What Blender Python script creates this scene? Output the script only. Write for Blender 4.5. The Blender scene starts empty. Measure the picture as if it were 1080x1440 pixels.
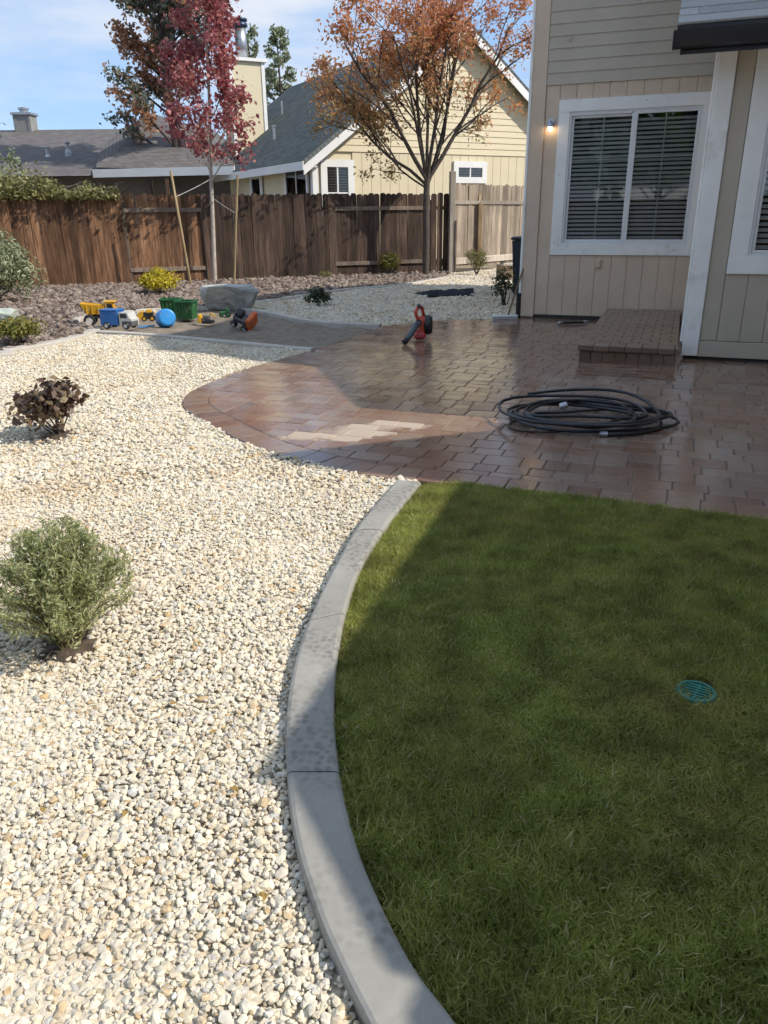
import bpy, math, random
import numpy as np
from mathutils import Matrix, Vector

random.seed(7)
RNG = np.random.default_rng(11)
R = math.radians
SC = bpy.context.scene
COL = SC.collection

# ------------------------------------------------------------------ camera, sky, sun, exposure
CAM_H, PITCH, ROLL, FOC = 1.4, R(21.2), 0.011, 1080.0
cam_data = bpy.data.cameras.new("camera")
cam_data.sensor_fit = 'HORIZONTAL'; cam_data.sensor_width = 36.0; cam_data.lens = 36.0
cam_data.clip_start = 0.05; cam_data.clip_end = 2000
cam = bpy.data.objects.new("camera", cam_data); COL.objects.link(cam)
cam.matrix_world = (Matrix.Translation((0, 0, CAM_H)) @ Matrix.Rotation(math.pi/2 - PITCH, 4, 'X')
                    @ Matrix.Rotation(-ROLL, 4, 'Z'))
SC.camera = cam

SUN_AZ, SUN_EL = R(-16.0), R(42.0)          # azimuth measured from +X towards +Y
world = bpy.data.worlds.new("World"); SC.world = world; world.use_nodes = True
wn, wl = world.node_tree.nodes, world.node_tree.links
wn.clear()
w_out = wn.new('ShaderNodeOutputWorld'); w_bg = wn.new('ShaderNodeBackground')
sky = wn.new('ShaderNodeTexSky'); sky.sky_type = 'NISHITA'; sky.sun_disc = False
sky.sun_elevation = SUN_EL; sky.sun_rotation = math.pi/2 - SUN_AZ
sky.altitude = 2200; sky.air_density = 1.0; sky.dust_density = 0.1; sky.ozone_density = 1.8
w_co = wn.new('ShaderNodeTexCoord'); w_map = wn.new('ShaderNodeMapping'); w_map.inputs['Scale'].default_value = (1.0, 1.0, 4.2)
w_noise = wn.new('ShaderNodeTexNoise'); w_noise.inputs['Scale'].default_value = 3.1
w_noise.inputs['Detail'].default_value = 6; w_noise.inputs['Roughness'].default_value = 0.55
w_ramp = wn.new('ShaderNodeValToRGB')
w_ramp.color_ramp.elements[0].position = 0.40; w_ramp.color_ramp.elements[1].position = 0.66
w_ramp.color_ramp.elements[0].color = (0.04, 0.04, 0.04, 1); w_ramp.color_ramp.elements[1].color = (0.9, 0.9, 0.9, 1)
w_mix = wn.new('ShaderNodeMixRGB'); w_mix.inputs['Color2'].default_value = (3.0, 3.15, 3.45, 1)
wl.new(w_co.outputs['Generated'], w_map.inputs['Vector']); wl.new(w_map.outputs[0], w_noise.inputs['Vector'])
wl.new(w_noise.outputs['Fac'], w_ramp.inputs['Fac']); wl.new(w_ramp.outputs['Color'], w_mix.inputs['Fac'])
w_veil = wn.new('ShaderNodeMixRGB'); w_veil.inputs['Fac'].default_value = 0.80; w_veil.inputs['Color2'].default_value = (1.12, 1.85, 2.95, 1)   # thin even haze of high cloud
wl.new(sky.outputs['Color'], w_veil.inputs['Color1']); wl.new(w_veil.outputs['Color'], w_mix.inputs['Color1']); wl.new(w_mix.outputs['Color'], w_bg.inputs['Color'])
w_bg.inputs['Strength'].default_value = 0.15
wl.new(w_bg.outputs[0], w_out.inputs['Surface'])

sun_data = bpy.data.lights.new("sun", 'SUN'); sun_data.energy = 2.7; sun_data.angle = R(0.53)
sun_data.color = (1.0, 0.93, 0.83)
sun = bpy.data.objects.new("sun", sun_data); COL.objects.link(sun)
to_sun = Vector((math.cos(SUN_AZ)*math.cos(SUN_EL), math.sin(SUN_AZ)*math.cos(SUN_EL), math.sin(SUN_EL)))
sun.rotation_euler = to_sun.to_track_quat('Z', 'Y').to_euler(); sun.location = (8, -2, 12)

SC.view_settings.view_transform = 'Standard'; SC.view_settings.look = 'None'
SC.view_settings.exposure = 0.90; SC.view_settings.gamma = 1.0; SC.view_settings.use_curve_mapping = False
SC.cycles.use_denoising = True
SC.cycles.max_bounces = 5; SC.cycles.diffuse_bounces = 3; SC.cycles.glossy_bounces = 3; SC.cycles.transparent_max_bounces = 8
SC.cycles.use_adaptive_sampling = True; SC.cycles.adaptive_threshold = 0.03; SC.cycles.adaptive_min_samples = 8
SC.cycles.sample_clamp_indirect = 6.0

# ------------------------------------------------------------------ survey helpers (photo point -> place on the ground)
def ray(px, py):
    x, y = px - 540.0, 720.0 - py
    c, s = math.cos(ROLL), math.sin(ROLL)
    x, y = c*x + s*y, -s*x + c*y
    return np.array([x/FOC, math.cos(PITCH) + y/FOC*math.sin(PITCH), -math.sin(PITCH) + y/FOC*math.cos(PITCH)])
def G(px, py, z=0.0):
    d = ray(px, py); t = (z - CAM_H)/d[2]
    return np.array([0, 0, CAM_H]) + d*t
def AT(px, py, dist):                       # point of that line of sight at a ground distance in y
    d = ray(px, py); return np.array([0, 0, CAM_H]) + d*(dist/d[1])
def G2(px, py, z=0.0): return G(px, py, z)[:2]
def XZ(px, py, z=0.0):                      # metres per photo pixel at a ground point
    d = ray(px, py); t = (z - CAM_H)/d[2]; return t/FOC

# ------------------------------------------------------------------ mesh helpers
class MB:
    def __init__(s): s.v = []; s.f = []; s.uv = {}; s.tone = []; s.t = 0.5; s.mi = []; s.m = 0; s.smooth = False
    def add(s, verts, faces, uvs=None):
        o = len(s.v); s.v.extend([tuple(map(float, p)) for p in verts])
        for k, f in enumerate(faces):
            if uvs: s.uv[len(s.f)] = uvs[k]
            s.f.append([o+i for i in f]); s.tone.append(s.t); s.mi.append(s.m)
        return s
    def box(s, c, d, M=None, ch=0.0):
        x, y, z = d[0]/2, d[1]/2, d[2]/2
        if ch <= 0:
            P = [(i*x, j*y, k*z) for k in (-1, 1) for j in (-1, 1) for i in (-1, 1)]
            F = [(0, 2, 3, 1), (4, 5, 7, 6), (0, 1, 5, 4), (2, 6, 7, 3), (0, 4, 6, 2), (1, 3, 7, 5)]
        else:
            ch = min(ch, x*.9, y*.9, z*.9)
            P = []; idx = {}
            for a in range(3):
                for i in (-1, 1):
                    for j in (-1, 1):
                        for k in (-1, 1):
                            q = [i*x, j*y, k*z]; sg = (i, j, k)
                            for b in range(3):
                                if b != a: q[b] -= sg[b]*ch
                            idx[(a, i, j, k)] = len(P); P.append(tuple(q))
            F = []
            for a in range(3):
                b, c2 = (a+1) % 3, (a+2) % 3
                for sg in (-1, 1):
                    lo = []
                    for (e, g) in ((-1, -1), (1, -1), (1, 1), (-1, 1)):
                        t = [0, 0, 0]; t[a] = sg; t[b] = e; t[c2] = g; lo.append(idx[(a, *t)])
                    F.append(lo if sg > 0 else lo[::-1])
                for e in (-1, 1):                       # edge chamfers along axis a
                    for g in (-1, 1):
                        t0 = [0, 0, 0]; t0[b] = e; t0[c2] = g; t1 = list(t0); t0[a] = -1; t1[a] = 1
                        q = [idx[(b, *t0)], idx[(b, *t1)], idx[(c2, *t1)], idx[(c2, *t0)]]
                        F.append(q if e*g < 0 else q[::-1])
            for i in (-1, 1):
                for j in (-1, 1):
                    for k in (-1, 1):
                        q = [idx[(a, i, j, k)] for a in range(3)]
                        F.append(q if i*j*k > 0 else q[::-1])
        if M is not None: P = [tuple(M @ Vector(p)) for p in P]
        return s.add([(p[0]+c[0], p[1]+c[1], p[2]+c[2]) for p in P], F)
    def tube(s, path, rad, n=6, cap=True):
        path = np.asarray(path, float); m = len(path)
        rad = np.full(m, rad) if np.isscalar(rad) else np.asarray(rad, float)
        T = np.gradient(path, axis=0); T /= np.linalg.norm(T, axis=1)[:, None] + 1e-9
        ref = np.array([0, 0, 1.0]) if abs(T[0][2]) < .9 else np.array([1.0, 0, 0])
        V = []; N = np.cross(T[0], ref); N /= np.linalg.norm(N)
        for i in range(m):
            N = N - T[i]*(N @ T[i]); N /= np.linalg.norm(N) + 1e-9; B = np.cross(T[i], N)
            for k in range(n):
                a = 2*math.pi*k/n; V.append(path[i] + rad[i]*(math.cos(a)*N + math.sin(a)*B))
        F = [(i*n+k, i*n+(k+1) % n, (i+1)*n+(k+1) % n, (i+1)*n+k) for i in range(m-1) for k in range(n)]
        if cap: F += [tuple(range(n))[::-1], tuple((m-1)*n+k for k in range(n))]
        return s.add(V, F)
    def lathe(s, prof, c=(0, 0, 0), n=20, M=None, cap=True):
        V = []
        for r, z in prof:
            for k in range(n):
                a = 2*math.pi*k/n; p = Vector((r*math.cos(a), r*math.sin(a), z))
                if M is not None: p = M @ p
                V.append((p[0]+c[0], p[1]+c[1], p[2]+c[2]))
        m = len(prof)
        F = [(i*n+k, i*n+(k+1) % n, (i+1)*n+(k+1) % n, (i+1)*n+k) for i in range(m-1) for k in range(n)]
        if cap: F += [tuple(range(n))[::-1], tuple((m-1)*n+k for k in range(n))]
        return s.add(V, F)
    def prism(s, poly, lo, hi, axis='z', M=None):
        n = len(poly); V = []
        for h in (lo, hi):
            for a, b in poly:
                p = {'z': (a, b, h), 'y': (a, h, b), 'x': (h, a, b)}[axis]
                if M is not None: p = tuple(M @ Vector(p))
                V.append(p)
        F = [tuple(range(n))[::-1], tuple(range(n, 2*n))] + [(i, (i+1) % n, n+(i+1) % n, n+i) for i in range(n)]
        return s.add(V, F)
    def build(s, name, mat, parent=None, smooth=None, loc=None, rot=None):
        me = bpy.data.meshes.new(name); me.from_pydata(s.v, [], s.f)
        if s.uv:
            ul = me.uv_layers.new(name='uv'); d = ul.data
            for p in me.polygons:
                if p.index in s.uv:
                    for li, c in zip(p.loop_indices, s.uv[p.index]): d[li].uv = c
        a = me.attributes.new('tone', 'FLOAT', 'FACE'); a.data.foreach_set('value', np.asarray(s.tone, np.float32))
        mats = mat if isinstance(mat, (list, tuple)) else [mat]
        for mm in mats: me.materials.append(mm)
        if len(mats) > 1: me.polygons.foreach_set('material_index', np.asarray(s.mi, np.int32))
        if smooth or (smooth is None and s.smooth): me.polygons.foreach_set('use_smooth', [True]*len(me.polygons))
        me.update()
        return link(name, me, parent, loc, rot)
def link(name, me, parent=None, loc=None, rot=None):
    o = bpy.data.objects.new(name, me); COL.objects.link(o)
    if parent: o.parent = parent
    if loc is not None: o.location = loc
    if rot is not None: o.rotation_euler = rot
    return o
def tag(o, label=None, cat=None, group=None, kind=None):
    if label: o['label'] = label
    if cat: o['category'] = cat
    if group: o['group'] = group
    if kind: o['kind'] = kind
    return o
def thing(name, label, cat, loc=(0, 0, 0), rz=0.0, group=None):
    o = bpy.data.objects.new(name, None); COL.objects.link(o)
    o.location = tuple(map(float, loc)); o.rotation_euler = (0, 0, rz); o.empty_display_size = .2
    return tag(o, label, cat, group)
def fast_mesh(name, V, F4, mat, parent=None, tone=None, smooth=False, loc=None):
    """V (n,3), F4 (m,k) all faces with k corners"""
    V = np.asarray(V, np.float32); F4 = np.asarray(F4, np.int32); m, k = F4.shape
    me = bpy.data.meshes.new(name)
    me.vertices.add(len(V)); me.vertices.foreach_set('co', V.ravel())
    me.loops.add(m*k); me.loops.foreach_set('vertex_index', F4.ravel())
    me.polygons.add(m); me.polygons.foreach_set('loop_start', np.arange(0, m*k, k, dtype=np.int32))
    me.update(calc_edges=True); me.validate()
    if tone is not None:
        a = me.attributes.new('tone', 'FLOAT', 'FACE'); a.data.foreach_set('value', np.asarray(tone, np.float32))
    if smooth: me.polygons.foreach_set('use_smooth', [True]*m)
    me.materials.append(mat)
    return link(name, me, parent, loc)

def in_poly(P, poly):
    x, y = P[:, 0], P[:, 1]; ins = np.zeros(len(P), bool); n = len(poly); j = n-1
    for i in range(n):
        xi, yi = poly[i][:2]; xj, yj = poly[j][:2]
        c = ((yi > y) != (yj > y)) & (x < (xj-xi)*(y-yi)/(yj-yi+1e-12) + xi); ins ^= c; j = i
    return ins
def spline(pts, sub=6, closed=False):
    P = np.asarray(pts, float); n = len(P); out = []
    rng_ = range(n) if closed else range(n-1)
    for i in rng_:
        if closed: p0, p1, p2, p3 = P[i-1], P[i], P[(i+1) % n], P[(i+2) % n]
        else: p0, p1, p2, p3 = P[max(i-1, 0)], P[i], P[i+1], P[min(i+2, n-1)]
        for k in range(sub):
            t = k/sub
            out.append(.5*((2*p1)+(-p0+p2)*t+(2*p0-5*p1+4*p2-p3)*t*t+(-p0+3*p1-3*p2+p3)*t**3))
    if not closed: out.append(P[-1])
    return np.array(out)

# ------------------------------------------------------------------ material helpers
def nodes(name):
    m = bpy.data.materials.new(name); m.use_nodes = True; nt = m.node_tree
    b = nt.nodes['Principled BSDF']
    return m, nt, nt.nodes, nt.links, b
def pos(nt, scale=(1, 1, 1), obj=False):
    if obj:
        c = nt.nodes.new('ShaderNodeTexCoord'); s = c.outputs['Object']
    else:
        c = nt.nodes.new('ShaderNodeNewGeometry'); s = c.outputs['Position']
    mp = nt.nodes.new('ShaderNodeMapping'); mp.inputs['Scale'].default_value = scale
    nt.links.new(s, mp.inputs['Vector']); return mp.outputs[0]
def noise(nt, vec, scale, detail=4, rough=.55):
    n = nt.nodes.new('ShaderNodeTexNoise'); n.inputs['Scale'].default_value = scale
    n.inputs['Detail'].default_value = detail; n.inputs['Roughness'].default_value = rough
    nt.links.new(vec, n.inputs['Vector']); return n.outputs['Fac']
def ramp(nt, fac, stops, interp='LINEAR'):
    r = nt.nodes.new('ShaderNodeValToRGB'); r.color_ramp.interpolation = interp; e = r.color_ramp.elements
    while len(e) > 1: e.remove(e[-1])
    for i, (p, c) in enumerate(stops):
        el = e[0] if i == 0 else e.new(p)
        el.position = p; el.color = (*c, 1) if not np.isscalar(c) else (c, c, c, 1)
    nt.links.new(fac, r.inputs['Fac']); return r.outputs['Color']
def mix(nt, fac, a, b, mode='MIX'):
    m = nt.nodes.new('ShaderNodeMixRGB'); m.blend_type = mode
    for k, v in (('Fac', fac), ('Color1', a), ('Color2', b)):
        if hasattr(v, 'is_output'): nt.links.new(v, m.inputs[k])
        else: m.inputs[k].default_value = v if k == 'Fac' else (*v, 1)
    return m.outputs[0]
def math_n(nt, op, a, b=0.0, clamp=False):
    m = nt.nodes.new('ShaderNodeMath'); m.operation = op; m.use_clamp = clamp
    for i, v in enumerate((a, b)):
        if hasattr(v, 'is_output'): nt.links.new(v, m.inputs[i])
        else: m.inputs[i].default_value = v
    return m.outputs[0]
def bump(nt, b, h, strength=.3, dist=.01):
    n = nt.nodes.new('ShaderNodeBump'); n.inputs['Strength'].default_value = strength; n.inputs['Distance'].default_value = dist
    nt.links.new(h, n.inputs['Height']); nt.links.new(n.outputs[0], b.inputs['Normal'])
def attr(nt, name='tone'):
    a = nt.nodes.new('ShaderNodeAttribute'); a.attribute_name = name; return a.outputs['Fac']
def obj_rand(nt):
    return nt.nodes.new('ShaderNodeObjectInfo').outputs['Random']
def mul(c, k): return tuple(min(1, x*k) for x in c)

def plain(name, col, rough=.55, var=.18, scale=6, bmp=.0, bscale=60, metal=0, spec=.5, dirt=None, dist=.004):
    m, nt, N, L, b = nodes(name); p = pos(nt)
    f = noise(nt, p, scale, 5)
    c = ramp(nt, f, [(.3, mul(col, 1-var)), (.7, mul(col, 1+var))])
    if dirt:
        d = noise(nt, p, dirt[1], 6, .7)
        c = mix(nt, ramp(nt, d, [(.55, 0.0), (.72, 1.0)]), c, dirt[0])
    L.new(c, b.inputs['Base Color']); b.inputs['Roughness'].default_value = rough
    b.inputs['Metallic'].default_value = metal; b.inputs['Specular IOR Level'].default_value = spec
    if bmp > 0: bump(nt, b, noise(nt, p, bscale, 3), bmp, dist)
    return m
def leaf_mat(name, stops, rough=.5, trans=.35, rand_obj=False):
    m, nt, N, L, b = nodes(name)
    c = ramp(nt, attr(nt), stops)
    L.new(c, b.inputs['Base Color']); b.inputs['Roughness'].default_value = rough
    t = N.new('ShaderNodeBsdfTranslucent'); L.new(c, t.inputs['Color'])
    mx = N.new('ShaderNodeMixShader'); mx.inputs[0].default_value = trans
    L.new(b.outputs[0], mx.inputs[1]); L.new(t.outputs[0], mx.inputs[2])
    L.new(mx.outputs[0], N['Material Output'].inputs['Surface']); return m

# ground, stones -----------------------------------------------------
def stone_mat(name, stops, pos_tint=None, rough=.8, bmp=.35):
    m, nt, N, L, b = nodes(name)
    c = ramp(nt, obj_rand(nt), stops)
    p = pos(nt)
    f = noise(nt, p, 55, 2, .6)
    c = mix(nt, 1.0, c, ramp(nt, f, [(.25, .72), (.75, 1.08)]), 'MULTIPLY')
    if pos_tint:
        g = noise(nt, p, pos_tint[1], 3, .65)
        c = mix(nt, ramp(nt, g, [(.50, 0.0), (.72, pos_tint[2])]), c, pos_tint[0], 'MULTIPLY')
    L.new(c, b.inputs['Base Color']); b.inputs['Roughness'].default_value = rough
    b.inputs['Specular IOR Level'].default_value = .3
    return m
M_GRAVEL = stone_mat('pale_gravel', [(0, (.54, .46, .34)), (.12, (.66, .575, .43)), (.35, (.73, .65, .50)), (.6, (.78, .71, .57)),
                                     (.8, (.60, .56, .49)), (.90, (.67, .58, .42)), (.955, (.52, .36, .18)), (.97, (.42, .40, .36)), (1, (.80, .77, .70))],
                     ((.86, .70, .52), .9, .55))
M_LAVA = stone_mat('brown_rock', [(0, (.09, .065, .05)), (.3, (.18, .135, .108)), (.6, (.25, .195, .16)), (.85, (.33, .27, .225)), (1, (.20, .15, .12))], rough=.9, bmp=.6)
M_GRAVBASE = plain('gravel_bed_base', (.62, .54, .42), .9, .25, 40, .6, 90, dist=.01)
M_LAVABASE = plain('rock_bed_base', (.09, .065, .05), .95, .3, 20, .6, 40, dist=.02)
M_DIRT = plain('dry_ground', (.22, .18, .13), .95, .25, 1.5, .5, 12, dist=.03)
M_SOIL = plain('dark_soil', (.085, .062, .042), .95, .35, 25, .8, 60, dist=.01)
M_SAND = plain('damp_sand', (.215, .172, .125), .9, .28, 9.0, .8, 45, dist=.02, dirt=((.15, .115, .08), 2.3))

def concrete(name, col, dark):
    m, nt, N, L, b = nodes(name); p = pos(nt)
    c = ramp(nt, noise(nt, p, 3.2, 8, .65), [(.3, mul(col, .82)), (.55, col), (.75, mul(col, 1.12))])
    c = mix(nt, ramp(nt, noise(nt, p, 45, 3), [(.35, .0), (.75, .35)]), c, mul(col, .72))
    w = noise(nt, p, 2.1, 3)                                       # damp patches drying off
    v = N.new('ShaderNodeTexVoronoi'); v.inputs['Scale'].default_value = 42; L.new(p, v.inputs['Vector'])
    wet = math_n(nt, 'MULTIPLY', ramp(nt, w, [(.45, 0.0), (.56, 1.0)]), ramp(nt, v.outputs['Distance'], [(.25, 1.0), (.6, 0.15)]))
    c = mix(nt, math_n(nt, 'MULTIPLY', wet, dark), c, mul(col, .5))
    L.new(c, b.inputs['Base Color']); b.inputs['Roughness'].default_value = .8; b.inputs['Specular IOR Level'].default_value = .3
    bump(nt, b, noise(nt, p, 130, 4), .25, .003); return m
M_CURB = concrete('grey_concrete', (.33, .315, .28), .8)
M_CURB_PALE = concrete('pale_concrete', (.50, .46, .40), .15)

def paver_mat(name, all_wet=False):
    m, nt, N, L, b = nodes(name); p = pos(nt); t = attr(nt)
    dry = ramp(nt, t, [(0, (.30, .205, .155)), (.3, (.34, .24, .185)), (.6, (.37, .27, .215)), (.85, (.40, .32, .26)), (1, (.29, .20, .16))])
    dry = mix(nt, 1.0, dry, ramp(nt, noise(nt, p, 30, 6, .7), [(.25, .72), (.75, 1.15)]), 'MULTIPLY')
    mud = ramp(nt, noise(nt, p, .9, 4), [(.50, 0.0), (.70, .6)])
    dry = mix(nt, mud, dry, (.36, .22, .12))
    if all_wet:
        wet = N.new('ShaderNodeValue'); wet.outputs[0].default_value = 1.0; wet = wet.outputs[0]
    else:
        # where the hosed water has already dried: a tongue of pavers out in the sun
        sx = N.new('ShaderNodeSeparateXYZ'); L.new(p, sx.inputs[0])
        dc = G2(508, 604)
        dx = math_n(nt, 'DIVIDE', math_n(nt, 'SUBTRACT', sx.outputs[0], float(dc[0])), .52)
        dy = math_n(nt, 'DIVIDE', math_n(nt, 'SUBTRACT', math_n(nt, 'SUBTRACT', sx.outputs[1], float(dc[1])), math_n(nt, 'MULTIPLY', dx, .14)), .25)
        r2 = math_n(nt, 'ADD', math_n(nt, 'MULTIPLY', dx, dx), math_n(nt, 'MULTIPLY', dy, dy))
        r2 = math_n(nt, 'ADD', r2, math_n(nt, 'MULTIPLY', math_n(nt, 'SUBTRACT', noise(nt, p, 7, 5), .5), 1.3))
        r2 = math_n(nt, 'ADD', r2, math_n(nt, 'MULTIPLY', math_n(nt, 'SUBTRACT', t, .5), 1.3))
        wet = ramp(nt, r2, [(.55, 0.0), (1.05, 1.0)])
        pale = mix(nt, .6, dry, (.50, .425, .335)); dry = pale
    wcol = mix(nt, 1.0, dry if all_wet else mix(nt, .0, dry, dry), (.50, .45, .43), 'MULTIPLY')
    if not all_wet:
        base = ramp(nt, t, [(0, (.18, .098, .066)), (.3, (.22, .13, .09)), (.6, (.24, .152, .11)), (.85, (.26, .19, .145)), (1, (.185, .112, .082))])
        base = mix(nt, 1.0, base, ramp(nt, noise(nt, p, 30, 6, .7), [(.25, .72), (.75, 1.15)]), 'MULTIPLY')
        wcol = mix(nt, mud, base, (.30, .165, .08))
    c = mix(nt, wet, dry, wcol)
    L.new(c, b.inputs['Base Color'])
    gl = noise(nt, p, 2.4, 5, .6)
    wr = ramp(nt, gl, [(.30, .03), (.5, .09), (.72, .24)])
    L.new(mix(nt, wet, (.8, .8, .8), wr), b.inputs['Roughness'])
    L.new(math_n(nt, 'ADD', .25, math_n(nt, 'MULTIPLY', wet, .4)), b.inputs['Specular IOR Level'])
    h = math_n(nt, 'ADD', noise(nt, p, 26, 4, .6), math_n(nt, 'MULTIPLY', noise(nt, p, 140, 3), .35))
    bump(nt, b, h, .13, .006); return m
M_PAVER = paver_mat('wet_paver'); M_STEP = paver_mat('wet_step_paver', True)
M_JOINT = plain('joint_sand', (.12, .088, .066), .6, .3, 20, .4, 80)
def grass_mat():
    m, nt, N, L, b = nodes('lawn_grass'); p = pos(nt)
    c = ramp(nt, attr(nt), [(0, (.23, .285, .052)), (.45, (.33, .385, .08)), (.75, (.42, .45, .115)), (.92, (.53, .50, .19)), (1, (.66, .58, .36))])
    c = mix(nt, ramp(nt, noise(nt, p, 1.6, 5, .6), [(.42, 0.0), (.72, .7)]), c, (.34, .285, .10))
    c = mix(nt, 1.0, c, ramp(nt, noise(nt, p, 6.5, 2), [(.3, .62), (.65, 1.15)]), 'MULTIPLY')
    L.new(c, b.inputs['Base Color']); b.inputs['Roughness'].default_value = .6; b.inputs['Specular IOR Level'].default_value = .15
    t = N.new('ShaderNodeBsdfTranslucent'); L.new(c, t.inputs['Color'])
    mx = N.new('ShaderNodeMixShader'); mx.inputs[0].default_value = .45
    L.new(b.outputs[0], mx.inputs[1]); L.new(t.outputs[0], mx.inputs[2]); L.new(mx.outputs[0], N['Material Output'].inputs['Surface']); return m
M_GRASS = grass_mat()

# wood, walls, roofs ---------------------------------------------------
def wood(name, a, b_, c_, rough=.8):
    m, nt, N, L, b = nodes(name)
    oc = N.new('ShaderNodeTexCoord').outputs['Object']; mp = N.new('ShaderNodeMapping'); L.new(oc, mp.inputs['Vector'])
    mp.inputs['Scale'].default_value = (14, 14, .9)
    oi = obj_rand(nt); cb = N.new('ShaderNodeCombineXYZ'); L.new(math_n(nt, 'MULTIPLY', oi, 60), cb.inputs[0]); L.new(math_n(nt, 'MULTIPLY', oi, 37), cb.inputs[2])
    L.new(cb.outputs[0], mp.inputs['Location'])
    g = noise(nt, mp.outputs[0], 2.2, 6, .65)
    col = ramp(nt, g, [(.28, a), (.5, b_), (.72, c_)])
    tone = ramp(nt, oi, [(0, .5), (.5, 1.0), (1, 1.45)])
    col = mix(nt, 1.0, col, tone, 'MULTIPLY')
    w = noise(nt, pos(nt, (1.0, 1.0, .5)), 1.3, 5, .6)
    col = mix(nt, ramp(nt, w, [(.45, 0.0), (.72, .7)]), col, mul(a, .6))
    L.new(col, b.inputs['Base Color']); b.inputs['Roughness'].default_value = rough; b.inputs['Specular IOR Level'].default_value = .25
    bump(nt, b, g, .5, .006); return m
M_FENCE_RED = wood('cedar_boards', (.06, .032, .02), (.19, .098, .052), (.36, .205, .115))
M_FENCE_SHADED = wood('shaded_dark_boards', (.032, .021, .016), (.082, .053, .038), (.155, .104, .076))  # tree shade on the back fence is put into this darker colour
M_FENCE_GREY = wood('weathered_grey_boards', (.17, .135, .10), (.29, .235, .18), (.39, .325, .255))
M_RAIL = wood('pale_rail', (.30, .26, .21), (.45, .39, .32), (.55, .48, .40))
M_RAIL_DARK = wood('dark_rail', (.10, .075, .058), (.17, .13, .10), (.24, .19, .15))
M_POST = wood('tan_post', (.20, .14, .08), (.30, .22, .13), (.38, .29, .18))
M_STAKE = wood('stake_wood', (.24, .17, .09), (.36, .27, .15), (.44, .34, .21))

M_BEIGE = plain('beige_paint', (.61, .48, .36), .6, .07, 2.5, .25, 90, dist=.002, dirt=((.53, .41, .305), 1.1))
M_GREIGE = plain('greige_paint', (.47, .415, .33), .6, .05, 2.5, .25, 90, dist=.002)
M_WHITE = plain('white_trim_paint', (.84, .83, .79), .5, .05, 4, .2, 60, dist=.002, dirt=((.62, .59, .53), 2.2))
M_VINYL = plain('white_vinyl', (.72, .73, .73), .35, .03, 4)
M_CREAM = plain('cream_paint', (.66, .58, .40), .65, .04, 1.5, .2, 60, dist=.003)
M_CREAM_W = plain('neighbour_trim', (.76, .76, .74), .55, .04, 2)
M_DARK = plain('dark_interior', (.035, .036, .04), .8, .2, 2)
M_SLAT = plain('blind_slat', (.84, .84, .82), .45, .04, 5)
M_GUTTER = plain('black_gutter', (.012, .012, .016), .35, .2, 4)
M_BLACK = plain('black_plastic', (.016, .016, .018), .4, .2, 8)
M_METAL = plain('galvanised_metal', (.42, .43, .45), .38, .12, 6, metal=.85)
M_FOUND = plain('foundation', (.035, .03, .028), .8, .3, 8, .4, 40)
def glass_mat(name, tint=(.93, .95, .95), ior=1.55):
    m, nt, N, L, b = nodes(name); N.remove(b)
    g = N.new('ShaderNodeBsdfGlossy'); g.inputs['Roughness'].default_value = .015
    t = N.new('ShaderNodeBsdfTransparent'); t.inputs['Color'].default_value = (*tint, 1)
    f = N.new('ShaderNodeFresnel'); f.inputs['IOR'].default_value = ior
    k = math_n(nt, 'MULTIPLY', f.outputs[0], 1.15, True)
    mx = N.new('ShaderNodeMixShader'); L.new(k, mx.inputs[0]); L.new(t.outputs[0], mx.inputs[1]); L.new(g.outputs[0], mx.inputs[2])
    L.new(mx.outputs[0], N['Material Output'].inputs['Surface']); return m
M_GLASS = glass_mat('window_glass')
def shingle_mat(name, cols, row=.14):
    m, nt, N, L, b = nodes(name)
    uv = N.new('ShaderNodeUVMap').outputs[0]
    br = N.new('ShaderNodeTexBrick'); L.new(uv, br.inputs['Vector'])
    br.inputs['Scale'].default_value = 1.0; br.inputs['Brick Width'].default_value = .31; br.inputs['Row Height'].default_value = row
    br.inputs['Mortar Size'].default_value = .012; br.inputs['Mortar Smooth'].default_value = .3; br.inputs['Bias'].default_value = .0
    br.inputs['Color1'].default_value = (*cols[0], 1); br.inputs['Color2'].default_value = (*cols[1], 1); br.inputs['Mortar'].default_value = (*cols[2], 1)
    c = mix(nt, 1.0, br.outputs['Color'], ramp(nt, noise(nt, pos(nt), 3.0, 6, .7), [(.25, .7), (.75, 1.25)]), 'MULTIPLY')
    sp = N.new('ShaderNodeSeparateXYZ'); L.new(uv, sp.inputs[0])
    fr = math_n(nt, 'FRACT', math_n(nt, 'DIVIDE', sp.outputs[1], row))
    c = mix(nt, ramp(nt, fr, [(.0, .7), (.22, .0)]), c, cols[2])
    L.new(c, b.inputs['Base Color']); b.inputs['Roughness'].default_value = .85; b.inputs['Specular IOR Level'].default_value = .25
    bump(nt, b, math_n(nt, 'SUBTRACT', 1.0, fr), .9, .03); return m
M_ROOF_GREEN = shingle_mat('grey_green_shingles', ((.105, .12, .115), (.15, .165, .16), (.05, .058, .056)))
M_ROOF_BROWN = shingle_mat('grey_brown_shingles', ((.125, .113, .108), (.17, .155, .147), (.07, .062, .058)), .16)
def tab_mat():
    m, nt, N, L, b = nodes('own_shingles')
    c = ramp(nt, obj_rand(nt), [(0, (.28, .28, .28)), (.5, (.34, .34, .335)), (1, (.40, .395, .385))])
    c = mix(nt, 1.0, c, ramp(nt, noise(nt, pos(nt), 120, 4, .7), [(.3, .6), (.7, 1.3)]), 'MULTIPLY')
    L.new(c, b.inputs['Base Color']); b.inputs['Roughness'].default_value = .9; bump(nt, b, noise(nt, pos(nt), 200, 2), .5, .003); return m
M_TAB = tab_mat()
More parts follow.
